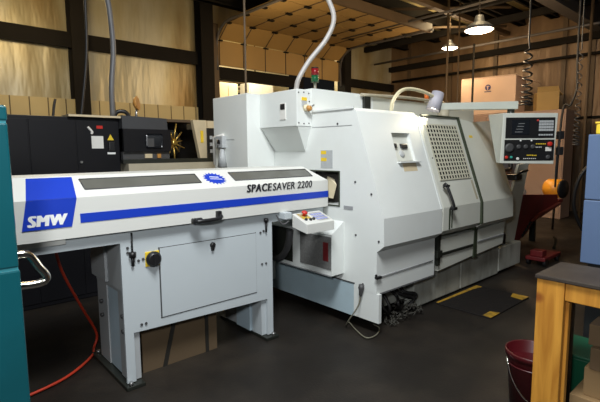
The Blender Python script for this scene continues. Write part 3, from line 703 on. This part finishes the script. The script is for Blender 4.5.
PB(.86, .38, .022, 'red', 'stop_button', 'red emergency stop button', .03); PB(.08, .12, .016, 'red', 'button', 'red push button'); PB(.17, .12, .013, mat('teal_button', (.03, .35, .28), .4), 'button', 'teal push button')
PB(.63, .85, .010, 'red', 'indicator'); PB(.29, .09, .014, 'white_plastic', 'button', 'white push button'); PB(.85, .12, .022, 'dark_grey', 'dial'); PB(.33, .45, .008, 'white_ink', 'indicator'); PB(.53, .45, .008, 'white_ink', 'indicator')
m_ = MB()
for i in range(6): m_.plate(PP(.62+.032*i, .64+.032*i, .375, .395, .006), -.003)
for i in range(4): m_.plate(PP(.46+.03*i, .48+.03*i, .15, .17, .006), -.003)
for i in range(3): m_.plate(PP(.56+.03*i, .58+.03*i, .145, .165, .006), -.003)
part(m_, 'yellow_key', 'yellow', pend, 'row of small yellow keys')
m_ = MB()
for i in range(4): m_.plate(PP(.62+.03*i, .635+.03*i, .31, .33, .006), -.003)
for i in range(7): m_.plate(PP(.40+.035*i, .42+.035*i, .085, .10, .006), -.003)
m_.plate(PP(.80, .91, .24, .32, .006), -.003)
part(m_, 'white_key', 'white_plastic', pend)
for v_ in (.30, .62):
    part(MB().hexa([PD(W+.04, .02, Z0+v_*sc-.07), PD(W+.09, .02, Z0+v_*sc-.07), PD(W+.09, .08, Z0+v_*sc-.07), PD(W+.04, .08, Z0+v_*sc-.07), PD(W+.04, .02, Z0+v_*sc+.01), PD(W+.09, .02, Z0+v_*sc+.01), PD(W+.09, .08, Z0+v_*sc+.01), PD(W+.04, .08, Z0+v_*sc+.01)], .005), 'cable_clamp', 'black', pend)
part(MB().tube([PD(W, .05, Z0+.55*sc), PD(W+.06, .05, Z0+.5*sc), PD(W+.05, .06, Z0+.1*sc), PD(W+.07, .10, Z0-.25)], .009, 8), 'cable', 'black', pend)

# ------------------------------------------------------------------ black machine at the back
m2 = thing('turning_machine', (1.6, 5.4, 0), 'black turning machine with gold chuck behind the bar feeder', 'lathe')
cab = part(MB().box(.3, 1.745, 4.8, 5.7, 0, 1.845, .01), 'cabinet', 'black_cab', m2)
for (x0, x1) in ((.32, .905), (.915, 1.315), (1.325, 1.735)):
    part(MB().box(x0, x1, 4.79, 4.80, .05, 1.81, .003), 'door_panel', 'black_cab', cab)
part(MB().box(1.25, 1.78, 4.75, 5.0, 1.846, 1.866), 'top_tray', 'tag_tan', m2)
part(MB().box(1.46, 1.575, 4.786, 4.79, 1.535, 1.66), 'notice', 'white_plastic', cab, 'white paper notice')
part(MB().box(1.515, 1.575, 4.786, 4.79, 1.735, 1.765), 'sticker', 'red', cab, 'red sticker')
part(MB().tube([(1.43, 4.786, 1.75), (1.47, 4.786, 1.70), (1.46, 4.786, 1.68)], .012, 6), 'sticker_symbol', 'white_plastic', cab)
part(MB().prism([(1.615, 1.62), (1.68, 1.62), (1.648, 1.68)], 'y', 4.785, 4.79), 'warning_triangle', 'yellow', cab, 'yellow warning triangle')
part(MB().box(1.62, 1.68, 4.76, 4.79, 1.51, 1.60, .006), 'switch', 'black', cab)
part(MB().box(1.61, 1.69, 4.785, 4.79, 1.475, 1.495), 'switch_label', 'white_ink', cab)
part(MB().revolve([(0, .012), (.02, .012)], (1.35, 4.79, 1.40), (0, -1, 0)), 'lock', 'steel', cab)
part(MB().prism([(1.75, 1.74), (2.25, 1.735), (2.24, 1.86), (1.75, 1.875)], 'y', 4.72, 5.5), 'hood', mat('slate', (.045, .047, .052), .5), m2)
dw = part(MB().box(1.75, 2.275, 4.70, 4.74, 1.50, 1.738), 'sliding_door', 'black_cab', m2)
part(MB().box(1.98, 2.17, 4.69, 4.70, 1.54, 1.69, .02), 'window', 'screen', dw)
part(MB().box(2.0, 2.07, 4.685, 4.69, 1.55, 1.64), 'window_reflection_plate', 'dark_grey', dw)
part(MB().box(1.75, 2.27, 4.74, 4.80, 1.41, 1.50), 'sill', 'dark_grey', m2)
part(MB().box(1.98, 2.06, 4.72, 4.74, 1.43, 1.475), 'plate', 'tag_tan', m2); part(MB().box(2.12, 2.16, 4.72, 4.74, 1.43, 1.475), 'plate', 'amber', m2)
part(MB().box(1.75, 3.1, 5.3, 5.5, 1.30, 1.85), 'back_panel', 'void', m2)
part(MB().box(1.75, 2.9, 4.60, 5.3, .2, 1.375), 'bed', 'lathe_tan', m2); part(MB().box(1.72, 2.9, 4.66, 4.70, 1.376, 1.42), 'guide_rail', 'grease', m2)
part(MB().box(1.74, 2.9, 4.71, 5.25, 1.376, 1.40), 'way_cover', 'grease', m2)
ch_ = part(MB().revolve([(0, .05), (0, .15), (.12, .15), (.13, .10)], (2.36, 5.05, 1.60), (.35, -1, 0), 32), 'chuck', 'grease', m2)
for k in range(11):
    a_ = 2*math.pi*k/11+.2; ln_ = .13+.05*(k % 3); dx, dz = math.cos(a_), math.sin(a_)
    cx, cy, cz = 2.40, 4.90, 1.60
    part(MB().tube([(cx+.03*dx, cy+.01*dx, cz+.03*dz), (cx+ln_*dx, cy+.35*ln_*dx, cz+ln_*dz)], .009, 6), 'jaw', 'brass', ch_)
part(MB().revolve([(0, .04), (.03, .035), (.035, .02)], (2.40, 4.90, 1.60), (.35, -1, 0)), 'jaw_hub', 'brass', ch_)
part(MB().box(2.25, 2.72, 4.9, 5.3, 1.84, 1.87), 'roof', 'iron_lit', m2)
part(MB().prism([(2.655, 1.37), (2.735, 1.37), (2.735, 1.86), (2.56, 1.86)], 'y', 4.72, 4.78), 'column', 'tag_tan', m2)
part(MB().box(2.655, 2.69, 4.712, 4.72, 1.60, 1.74), 'warning_label', 'yellow', m2)
part(MB().box(2.736, 3.1, 4.70, 4.9, 1.40, 1.77), 'operator_panel', 'black', m2); part(MB().box(2.736, 3.1, 4.69, 5.2, 1.77, 1.855), 'panel_top', 'tag_tan', m2)
for i in range(3):
    part(MB().box(2.765, 2.80, 4.695, 4.70, 1.48+.08*i, 1.52+.08*i), 'panel_key', 'label_grey', m2)
ln = part(MB().tube([(1.76, 5.0, 1.85), (1.80, 4.98, 1.93), (1.88, 4.96, 1.93), (1.93, 4.96, 1.87)], .022, 8), 'lamp_neck', 'black', m2)
part(MB().cyl((2.0, 4.97, 1.86), (2.01, 4.97, 1.97), .014, 8), 'lamp_stem', 'steel', ln)
part(MB().revolve([(-.02, .02), (.0, .065), (.03, .08), (.035, .075)], (2.0, 4.98, 2.03), (.78, -.62, .1), 24), 'lamp_head', 'amber', ln, 'amber lamp head')
# white machine sliver and pale clutter right of it, under the column
solo(MB().box(3.15, 4.6, 5.6, 6.4, 0, 1.80, .02), 'storage_cabinet', 'tag_tan', 'dull tan cabinet just visible between the black machine and the lathe', 'cabinet')

# ------------------------------------------------------------------ teal machine at the left edge
tm = thing('machine_cabinet', (-.2, 2.2, 0), 'glossy teal machine cabinet cut off by the left edge', 'cabinet')
part(MB().box(-.8, .302, 1.9, 2.45, 0, 1.068, .008), 'lower_panel', 'teal', tm)
part(MB().box(-.8, .299, 1.9, 2.45, 1.076, 1.606, .008), 'upper_panel', 'teal', tm)
part(MB().box(-.8, .300, 1.9, 2.45, 1.612, 1.668, .008), 'top_trim', 'teal', tm)
part(MB().box(-.79, .296, 1.905, 2.44, 1.066, 1.078), 'seam', 'teal_edge', tm)
part(MB().box(-.79, .294, 1.905, 2.44, 1.604, 1.614), 'seam', 'teal_edge', tm)
part(MB().tube([(.296, 2.02, 1.10), (.35, 2.02, 1.095), (.385, 2.02, 1.04), (.41, 2.02, .995), (.385, 2.02, .972), (.296, 2.02, .975)], .016, 12), 'handle', 'chrome', tm, 'bent chrome tube handle')
part(MB().cyl((.296, 2.0, 1.635), (.305, 2.0, 1.635), .012, 8), 'screw', 'steel', tm)

# hose and crate under the feeder
solo(MB().tube([(.70, 3.20, .94), (.76, 3.28, .70), (.90, 3.40, .38), (1.02, 3.50, .12), (.99, 3.48, .02), (.92, 3.33, .016), (.70, 3.13, .016), (.42, 3.03, .016), (.0, 2.9, .016)], .0095, 10), 'air_hose', 'hose_red', 'thin red hose hanging under the bar feeder to the floor', 'hose')
cr = thing('crate', (1.40, 3.0, 0), 'low brown board crate with dark band and painted diagonal shadow under the bar feeder', 'crate')
part(MB().box(1.12, 1.70, 2.87, 3.3, 0, .42), 'box', 'ply', cr)
part(MB().box(1.60, 1.625, 2.862, 2.87, 0, .42), 'strap_and_shadow', 'strap_and_shadow', cr); part(MB().plate([(1.26, 2.868, .0), (1.29, 2.868, .0), (1.40, 2.868, .42), (1.37, 2.868, .42)], .006), 'strap_and_shadow', 'strap_and_shadow', cr)  # second dark plate paints the diagonal shadow line across the crate

# ------------------------------------------------------------------ floor mat
fm = thing('floor_mat', (4.2, 2.0, 0), 'black rubber floor mat with yellow corners in front of the lathe', 'mat')
part(MB().box(3.79, 4.62, 1.72, 2.27, .0, .014, .003), 'rubber_sheet', 'mat_rubber', fm)
for q in ([(3.79, 1.72), (3.97, 1.72), (3.94, 1.80), (3.80, 1.80)], [(4.62, 1.72), (4.62, 1.88), (4.50, 1.85), (4.48, 1.73)], [(3.80, 2.268), (3.80, 2.245), (4.45, 2.225), (4.60, 2.20), (4.61, 2.268)]):
    part(MB().prism(q, 'z', .0142, .0165), 'yellow_marking', mat('worn_yellow', (.42, .24, .02), .6, var=.3, scale=30, dirt=(.06, .045, .02), dirt_amt=.8, dirt_scale=18), fm, 'worn yellow corner marking')

# ------------------------------------------------------------------ right side: chip hopper, motor, cabinet and boxes
ch = thing('chip_hopper', (6.9, 2.65, 0), 'dark red chip hopper at the right end of the lathe', 'hopper')
part(MB().prism([(6.02, .30), (6.20, .34), (6.52, .54), (7.48, .655), (7.48, .70), (7.48, .80), (6.02, .90)], 'y', 2.445, 2.47), 'side_panel', 'chip_red', ch)
part(MB().prism([(6.1, .25), (6.42, .32), (6.75, .54), (7.8, .66), (7.8, .70), (6.2, .70)], 'y', 2.471, 2.9), 'trough', 'chip_red', ch)
part(MB().prism([(6.45, .50), (6.70, .58), (7.50, .68), (7.52, .65), (6.70, .53)], 'y', 2.40, 2.444), 'lip', 'faded_red', ch)
for i in range(7):
    t = i/6; x = 6.25+.33*t; z = .34+.20*t
    part(MB().box(x-.012, x+.012, 2.44, 2.46, z-.035, z+.01), 'tooth', 'grease', ch)
part(MB().box(6.42, 6.50, 2.80, 2.88, 0, .31), 'leg', 'grease', ch); part(MB().box(7.6, 7.66, 2.80, 2.88, 0, .64), 'leg', 'grease', ch)
mo = thing('blower', (7.82, 2.62, .703), 'orange drum blower with black face above the red chip hopper', 'blower')
dv = Vector((-.205, -.98, 0)).normalized()
mc = Vector((7.82, 2.585, .862))
part(MB().revolve([(-.16, .02), (-.16, .12), (-.12, .15), (.10, .15), (.10, .12)], mc, dv, 28), 'drum', 'orange', mo)
part(MB().revolve([(.101, .148), (.125, .142), (.13, .03)], mc, dv, 28), 'face', 'black', mo, 'black round face')
part(MB().box(7.72, 7.795, 2.56, 2.75, .702, .725), 'foot', 'black', mo)
pl_ = Vector((-dv.y, dv.x, 0))
bt = solo(MB().revolve([(0, .045), (.19, .045), (.24, .018), (.30, .018)], (6.62, 2.62, .702), (0, 0, 1)), 'bottle', 'white_plastic', 'small white bottle standing beside the orange blower', 'bottle')
gt = thing('coolant_tank', (6.9, 3.2, 0), 'grey tank with bent black pipe under the control pendant', 'tank')
part(MB().box(6.3, 7.6, 3.05, 3.7, 0, 1.30, .02), 'body', 'grey', gt)
part(MB().tube([(6.42, 3.02, 1.36), (6.42, 2.98, 1.22), (6.50, 2.98, 1.18), (6.95, 2.98, 1.18), (7.02, 2.98, 1.26), (7.02, 3.02, 1.4)], .03, 10, 3), 'pipe', 'pipe_black', gt)
part(MB().box(6.35, 7.0, 2.98, 3.05, .95, 1.0), 'rail', 'black', gt)
tc_ = thing('electrical_cabinet', (10.7, 4.7, 0), 'wide tan electrical cabinet behind the control pendant', 'cabinet')
part(MB().box(10.4, 10.95, 3.33, 6.0, 0, 2.32, .015), 'body', 'tan_cab', tc_)
for (y0, y1) in ((3.36, 4.1), (4.13, 5.0), (5.03, 5.95)):
    part(MB().box(10.385, 10.399, y0, y1, .1, 2.26), 'door', 'tan_cab', tc_)
part(MB().box(10.375, 10.385, 3.42, 3.47, 1.42, 1.55), 'marking', 'black', tc_); part(MB().box(10.375, 10.385, 3.42, 3.47, 1.26, 1.33), 'marking', 'black', tc_)
bb = thing('cardboard_box', (10.65, 5.03, 2.32), 'large pale cardboard box with small blue logo on the tan cabinet', 'box')
part(MB().box(10.4, 10.92, 4.38, 5.69, 2.322, 3.14, .006), 'carton', 'card', bb)
part(MB().plate([(10.4, 4.38, 3.14), (10.4, 5.69, 3.14), (10.39, 5.68, 3.19), (10.39, 4.37, 3.16)], .008), 'flap', 'card', bb)
part(MB().plate([(10.4, 4.375, 3.14), (10.92, 4.375, 3.14), (10.92, 4.06, 2.97), (10.6, 4.06, 3.0)], .008), 'flap', 'card', bb)
part(MB().revolve([(0, .068), (.003, .068)], (10.399, 5.02, 2.93), (-1, 0, 0), 24), 'logo', mat('logo_blue', (.03, .03, .16), .5), bb, 'round dark blue logo')
part(MB().box(10.392, 10.3975, 5.01, 5.035, 2.88, 2.95), 'logo_mark', 'card', bb); part(MB().prism([(4.97, 2.945), (5.07, 2.945), (5.02, 2.97)], 'x', 10.390, 10.3955), 'logo_mark', 'card', bb)
part(MB().box(10.396, 10.4, 4.94, 5.10, 2.825, 2.847), 'logo_text', mat('logo_text', (.10, .08, .16), .6), bb)
ob = thing('cardboard_box', (10.75, 3.77, 2.32), 'brown opened cardboard box on the tan cabinet beside the coiled hose', 'box')
bb_, bd = Vector((.55, -.83, 0)).normalized(), Vector((.83, .55, 0)).normalized()
def OB(u_, d_, z): q = Vector((10.56, 3.98, 0))+bb_*u_*1.3+bd*d_*1.3; return (q.x, q.y, 1.5+(z-1.5)*1.3)
part(MB().hexa([OB(0, 0, 2.133), OB(.34, 0, 2.133), OB(.34, .24, 2.133), OB(0, .24, 2.133), OB(0, 0, 2.44), OB(.34, 0, 2.46), OB(.34, .24, 2.46), OB(0, .24, 2.44)], .004), 'carton', 'card_yellow', ob)
part(MB().plate([OB(0, 0, 2.44), OB(.34, 0, 2.46), OB(.34, .10, 2.55), OB(.02, .09, 2.54)], .006), 'flap', 'card_yellow', ob)
part(MB().plate([OB(.34, .0, 2.46), OB(.34, .24, 2.46), OB(.40, .22, 2.40), OB(.40, .02, 2.40)], .006), 'flap', 'card_yellow', ob)
# spring hoses
def coil(x, y, z0, z1, rad, turns, rr_, mname, label, loose=1.0):
    p = []; N_ = int(turns*12)
    for i in range(N_+1):
        t = i/N_; k = t**loose
        p.append((x+rad*(.7+.6*t)*math.cos(i*math.pi/6), y+rad*(.7+.6*t)*math.sin(i*math.pi/6), z1+(z0-z1)*(1-(1-t)**1.6)))
    p = [(x, y, ZC-.005), (x, y, z1+.15)]+p
    return solo(MB().tube(p, rr_, 6, 1), 'coiled_hose', mname, label, 'hose')
coil(7.2, 2.87, 2.16, 3.0, .07, 9, .014, 'black', 'black coiled air hose hanging beside the opened cardboard box')
coil(7.6, 2.28, 1.55, 2.95, .035, 15, .007, 'dark_grey', 'thin grey coiled cord hanging in front of the right wall', 1)
solo(MB().tube([(9.0, 2.76, 4.89), (9.0, 2.755, 3.2), (9.0, 2.74, 2.75), (9.0, 2.74, 2.52), (9.0, 2.82, 2.27), (9.0, 2.95, 2.08), (9.0, 3.0, 0.0)], .02, 8), 'black_hose', 'pipe_black', 'black hose curving down behind the boxes at the right wall', 'hose')
solo(MB().tube([(7.9, 1.75, 1.35), (7.75, 1.95, 1.33), (7.6, 2.12, 1.2), (7.55, 2.22, .95), (7.6, 2.25, .6), (7.75, 2.15, .25), (7.9, 1.95, .03)], .028, 8), 'black_hose', 'pipe_black', 'thick black hose arching beside the tan cabinet near the blue cabinet', 'hose')
dj = thing('floor_dolly', (6.3, 2.2, 0), 'low dark red wheeled dolly on the floor under the chip hopper', 'dolly')
part(MB().box(5.98, 6.55, 2.06, 2.30, .07, .12, .01).box(6.0, 6.15, 2.1, 2.25, .12, .20, .01), 'frame', 'chip_red', dj)
for (x, y) in ((6.05, 2.08), (6.05, 2.28), (6.48, 2.08), (6.48, 2.28)):
    part(MB().cyl((x, y-.02, .05), (x, y+.02, .05), .05, 16), 'wheel', 'black', dj)
part(MB().tube([(6.7, 2.2, .12), (6.9, 2.25, .20), (7.0, 2.3, .22)], .02, 8), 'tow_bar', 'grease', dj)

# ------------------------------------------------------------------ blue cabinet and yellow box
bc = thing('metal_cabinet', (3.6, .55, 0), 'tall pale blue metal cabinet at the right edge behind the wooden bench', 'cabinet')
part(MB().box(3.2, 3.8, .1, .895, .775, 1.176, .005), 'lower_body', 'bluegrey', bc); part(MB().box(3.203, 3.8, .1, .893, 1.182, 1.585, .005), 'upper_body', 'bluegrey', bc)
part(MB().box(3.21, 3.79, .11, .885, 1.175, 1.183), 'seam', 'dark_grey', bc)
part(MB().box(3.23, 3.78, .12, .86, 0, .774, .005), 'dark_block', 'black', bc, 'black block added for the dark under the blue cabinet')  # added black block, keeps the space seen under the bench dark
yb = thing('parts_bin', (3.4, .7, 1.585), 'small yellow bin on top of the pale blue cabinet', 'bin')
part(MB().box(3.22, 3.42, .40, .86, 1.586, 1.65, .008), 'bin_body', 'yellow', yb); part(MB().box(3.215, 3.425, .395, .865, 1.65, 1.662, .004), 'rim', 'yellow', yb)

# ------------------------------------------------------------------ wooden bench and things under it
wb = thing('workbench', (2.7, .3, 0), 'orange pine workbench with dark worn top at the lower right', 'bench')
part(MB().box(2.405, 2.78, -.9, .872, .835, .856, .004), 'bench_top', 'bench_top', wb)
part(MB().box(2.417, 2.455, .735, .865, 0, .834, .004), 'leg', 'pine', wb); part(MB().box(2.455, 2.493, .72, .81, 0, .75, .004), 'leg_brace', 'pine', wb)
part(MB().box(2.422, 2.46, -.88, .733, .742, .834, .004), 'rail', 'pine', wb)
part(MB().box(2.73, 2.768, .78, .86, 0, .834, .004), 'leg', 'iron_lit', wb);
part(MB().box(2.417, 2.455, -.88, -.75, 0, .834, .004), 'leg', 'pine', wb); part(MB().box(2.73, 2.768, -.88, -.80, 0, .834, .004), 'leg', 'iron_lit', wb)
bk = thing('bucket', (2.62, .98, 0), 'dark red plastic bucket with wire handle behind the bench leg', 'bucket')
BX, BY = 2.672, .955
part(MB().revolve([(0, .001), (0, .115), (.27, .136), (.28, .143), (.295, .143), (.295, .150), (.325, .152), (.33, .147), (.325, .141), (.02, .108), (.02, .001)], (BX, BY, .002), (0, 0, 1), 36), 'pail', 'bucket_red', bk)
part(MB().revolve([(.25, .130), (.25, .142), (.256, .142), (.256, .130)], (BX, BY, 0), (0, 0, 1), 36), 'ridge', 'bucket_red', bk)
wp = []
for i in range(13):
    a_ = math.pi*i/12; q = rv*(-.160*math.cos(a_)); w_ = -fv*(.055*math.sin(a_)+.005)
    wp.append((BX+q.x+w_.x*2.6, BY+q.y+w_.y*2.6, .30-.245*math.sin(a_)**.8))
part(MB().tube(wp, .0045, 8, 2), 'wire_handle', 'chrome', bk, 'thin bright wire handle')
gb = thing('plastic_tote', (2.9, .8, 0), 'dark green plastic tote on the floor under the wooden bench', 'tote')
part(MB().hexa([(2.88, .62, 0), (3.15, .62, 0), (3.15, .96, 0), (2.88, .96, 0), (2.86, .60, .28), (3.17, .60, .28), (3.17, .975, .28), (2.86, .975, .28)], .008), 'tub', 'green_box', gb)
part(MB().box(2.85, 3.18, .59, .985, .28, .30, .006), 'lid', 'green_box', gb)
grp = 'cardboard boxes under the bench'
for (x0, x1, y0, y1, z0, z1, mt, lab) in ((2.60, 2.83, .45, .735, 0, .185, 'card_dark', 'brown cardboard box on the floor, lowest under the bench'),
        (2.64, 2.82, .43, .685, .186, .34, 'card_dark', 'cardboard box stacked second from the floor under the bench'),
        (2.63, 2.82, .44, .66, .341, .46, 'card_in', 'brown cardboard box third up in the stack under the bench'),
        (2.66, 2.82, .42, .68, .461, .575, 'card_in', 'dark brown box topmost in the stack under the bench')):
    t = thing('cardboard_box', ((x0+x1)/2, (y0+y1)/2, z0), lab, 'box', grp)
    part(MB().box(x0, x1, y0, y1, z0, z1, .003), 'carton', mt, t)
    part(MB().box(x0-.002, x0, (y0+y1)/2-.025, (y0+y1)/2+.025, z0+.01, z1-.01), 'tape', 'tag_tan', t)

# ------------------------------------------------------------------ conduits, cables and drop pipes
solo(MB().tube([(1.74, 4.95, 1.866), (1.745, 4.95, 2.2), (1.80, 5.0, 2.6), (1.78, 5.0, 3.0), (1.73, 5.0, 3.4), (1.70, 5.0, 4.9)], .028, 10), 'conduit', 'conduit', 'grey flexible conduit rising from the black machine to the roof', 'conduit')
solo(MB().tube([(2.66, 3.02, 2.031), (2.67, 3.0, 2.12), (2.76, 2.96, 2.28), (2.90, 2.88, 2.48), (2.95, 2.84, 2.66), (2.89, 2.88, 2.86), (2.82, 2.93, 3.1), (2.80, 2.95, 4.0), (2.80, 2.95, 4.9)], .022, 10), 'conduit', 'conduit_light', 'silver flexible conduit curving up from the lathe junction box', 'conduit')
solo(MB().tube([(1.60, 5.62, 1.846), (1.64, 5.62, 2.08), (1.715, 5.62, 2.65), (1.735, 5.62, 3.3), (1.76, 5.62, 4.9)], .018, 8), 'cable', 'pipe_black', 'black cable hanging against the tan wall beside the left column', 'cable')
solo(MB().tube([(1.31, 5.6, 1.846), (1.33, 5.6, 2.0), (1.35, 5.6, 2.09)], .014, 8), 'cable', 'pipe_black', 'short black cable end standing on top of the black machine', 'cable')
solo(MB().tube([(2.95, 4.2, 0), (2.95, 4.2, 3.0), (2.95, 4.2, 4.9)], .012, 8), 'drop_rod', 'iron_lit', 'thin rust brown rod hanging in front of the overhead door', 'rod')
def rod(x, y, z0, z1, lab, mt='iron_lit', r_=.02, x2=None):
    solo(MB().tube([(x, y, z0), (x2 or x, y, z1)], r_, 8, 1), 'drop_pipe', mt, lab, 'pipe', None)
rod(9.0, 5.27, 0, 4.89, 'brown pipe dropping from the roof just left of the high bay lamp', r_=.025)
rod(9.2, 5.12, 0, 4.89, 'second brown pipe beside the far high bay lamp', r_=.018)
rod(7.94, 4.12, 0, 3.4, 'slender dark pole standing in front of the large pale cardboard box', 'iron', .02)
rod(10.5, 3.0, 0, 4.89, 'brown pipe at the right wall nearest the grey roof beam', r_=.03)
rod(10.8, 2.62, 0, 4.89, 'thin pipe at the far right wall above the blue cabinet', r_=.018)
solo(MB().tube([(XR-.2, -1, 3.62), (XR-.2, 8.8, 3.62)], .035, 8, 1), 'wall_pipe', 'iron', 'long dark pipe running along the upper right wall', 'pipe')
solo(MB().tube([(10.9, -1, 4.05), (10.9, 8.8, 4.05)], .03, 8, 1), 'wall_pipe', 'grey_beam', 'long grey pipe hung below the roof near the right wall', 'pipe')
solo(MB().tube([(8.6, 1.0, 4.3), (8.6, 8.0, 4.3)], .025, 8, 1), 'roof_conduit', 'grey_beam', 'thin conduit crossing under the roof joists beside the high bay lamp', 'pipe')
fl_ = thing('signal_light', (5.4, 3.4, 1.5), 'small orange and white signal light behind the lavender work lamp', 'light')
part(MB().cyl((5.0, 3.2, 2.031), (5.0, 3.2, 2.09), .02, 12), 'base', 'steel', fl_); part(MB().cyl((5.0, 3.2, 2.091), (5.0, 3.2, 2.13), .026, 14), 'white_lens', 'white_plastic', fl_); part(MB().cyl((5.0, 3.2, 2.131), (5.0, 3.2, 2.19), .026, 14), 'orange_lens', 'orange_lens', fl_)
# high bay lamps
def highbay(x, y, z, k, label, power):
    t = thing('high_bay_lamp', (x, y, z), label, 'lamp', 'glowing high bay lamps')
    part(MB().revolve([(0, .30*k), (.02, .305*k), (.06*k, .28*k), (.13*k, .19*k), (.17*k, .11*k), (.30*k, .08*k), (.31*k, .02)], (x, y, z), (0, 0, 1), 32), 'reflector', 'dark_grey', t)
    part(MB().revolve([(-.03, .05), (-.025, .22*k), (-.002, .285*k)], (x, y, z), (0, 0, 1), 32), 'diffuser', 'lamp_glow', t, 'glowing diffuser')
    part(MB().cyl((x, y, z+.31*k), (x, y, ZC), .015, 8), 'stem', 'iron_lit', t)
    l = bpy.data.lights.new('high_bay_light', 'POINT'); l.energy = power; l.color = (1, .72, .42); l.shadow_soft_size = .2
    o = bpy.data.objects.new('high_bay_light', l); COL.objects.link(o); o.location = (x, y, z-.28)
highbay(7.0, 3.56, 3.37, .74, 'bright glowing high bay lamp above the large cardboard box', 150)
highbay(10.0, 5.80, 3.90, .62, 'smaller far glowing high bay lamp left of the near one', 60)

# ------------------------------------------------------------------ light
def light(kind, name, loc, energy, color, size=.5, target=None, **kw):
    l = bpy.data.lights.new(name, kind); l.energy = energy; l.color = color
    if kind == 'AREA': l.size = size
    else: l.shadow_soft_size = size
    for k_, v_ in kw.items(): setattr(l, k_, v_)
    o = bpy.data.objects.new(name, l); COL.objects.link(o); o.location = loc
    if target is not None:
        o.rotation_euler = (Vector(target)-Vector(loc)).to_track_quat('-Z', 'Y').to_euler()
    return o
light('AREA', 'flash', (-.3, .1, 1.95), 42, (.97, .99, 1), .25, (3.2, 2.6, 1.1))
light('AREA', 'bay_light_front', (.9, .8, 4.4), 225, (.96, .99, 1), 1.2, (2.4, 2.4, 1.0))
light('POINT', 'bay_light_back', (1.6, 7.2, 3.7), 75, (1, .77, .42), .3)
light('POINT', 'bay_light_middle', (5.2, 6.6, 3.2), 45, (1, .75, .42), .3)
light('POINT', 'roof_fill_light', (7.0, 3.56, 4.2), 45, (1, .78, .45), .2)  # this and the next: point lights added above the shades to brighten the roof
light('POINT', 'roof_fill_light', (10.0, 5.80, 4.5), 40, (1, .78, .45), .2)
light('POINT', 'side_room_light', (7.5, 10.3, 4.2), 220, (1, .88, .62), .3)
light('SPOT', 'work_lamp_beam', (3.90, 2.36, 1.90), 22, (1, .88, .62), .03, (3.42, 2.40, 1.74), spot_size=R(70), spot_blend=.7)
w = bpy.data.worlds.new('world'); SC.world = w; w.use_nodes = True
w.node_tree.nodes['Background'].inputs[0].default_value = (.03, .03, .03, 1); w.node_tree.nodes['Background'].inputs[1].default_value = .25
SC.view_settings.view_transform = 'Standard'; SC.view_settings.look = 'None'; SC.view_settings.gamma = 1.0; SC.view_settings.exposure = 0.0
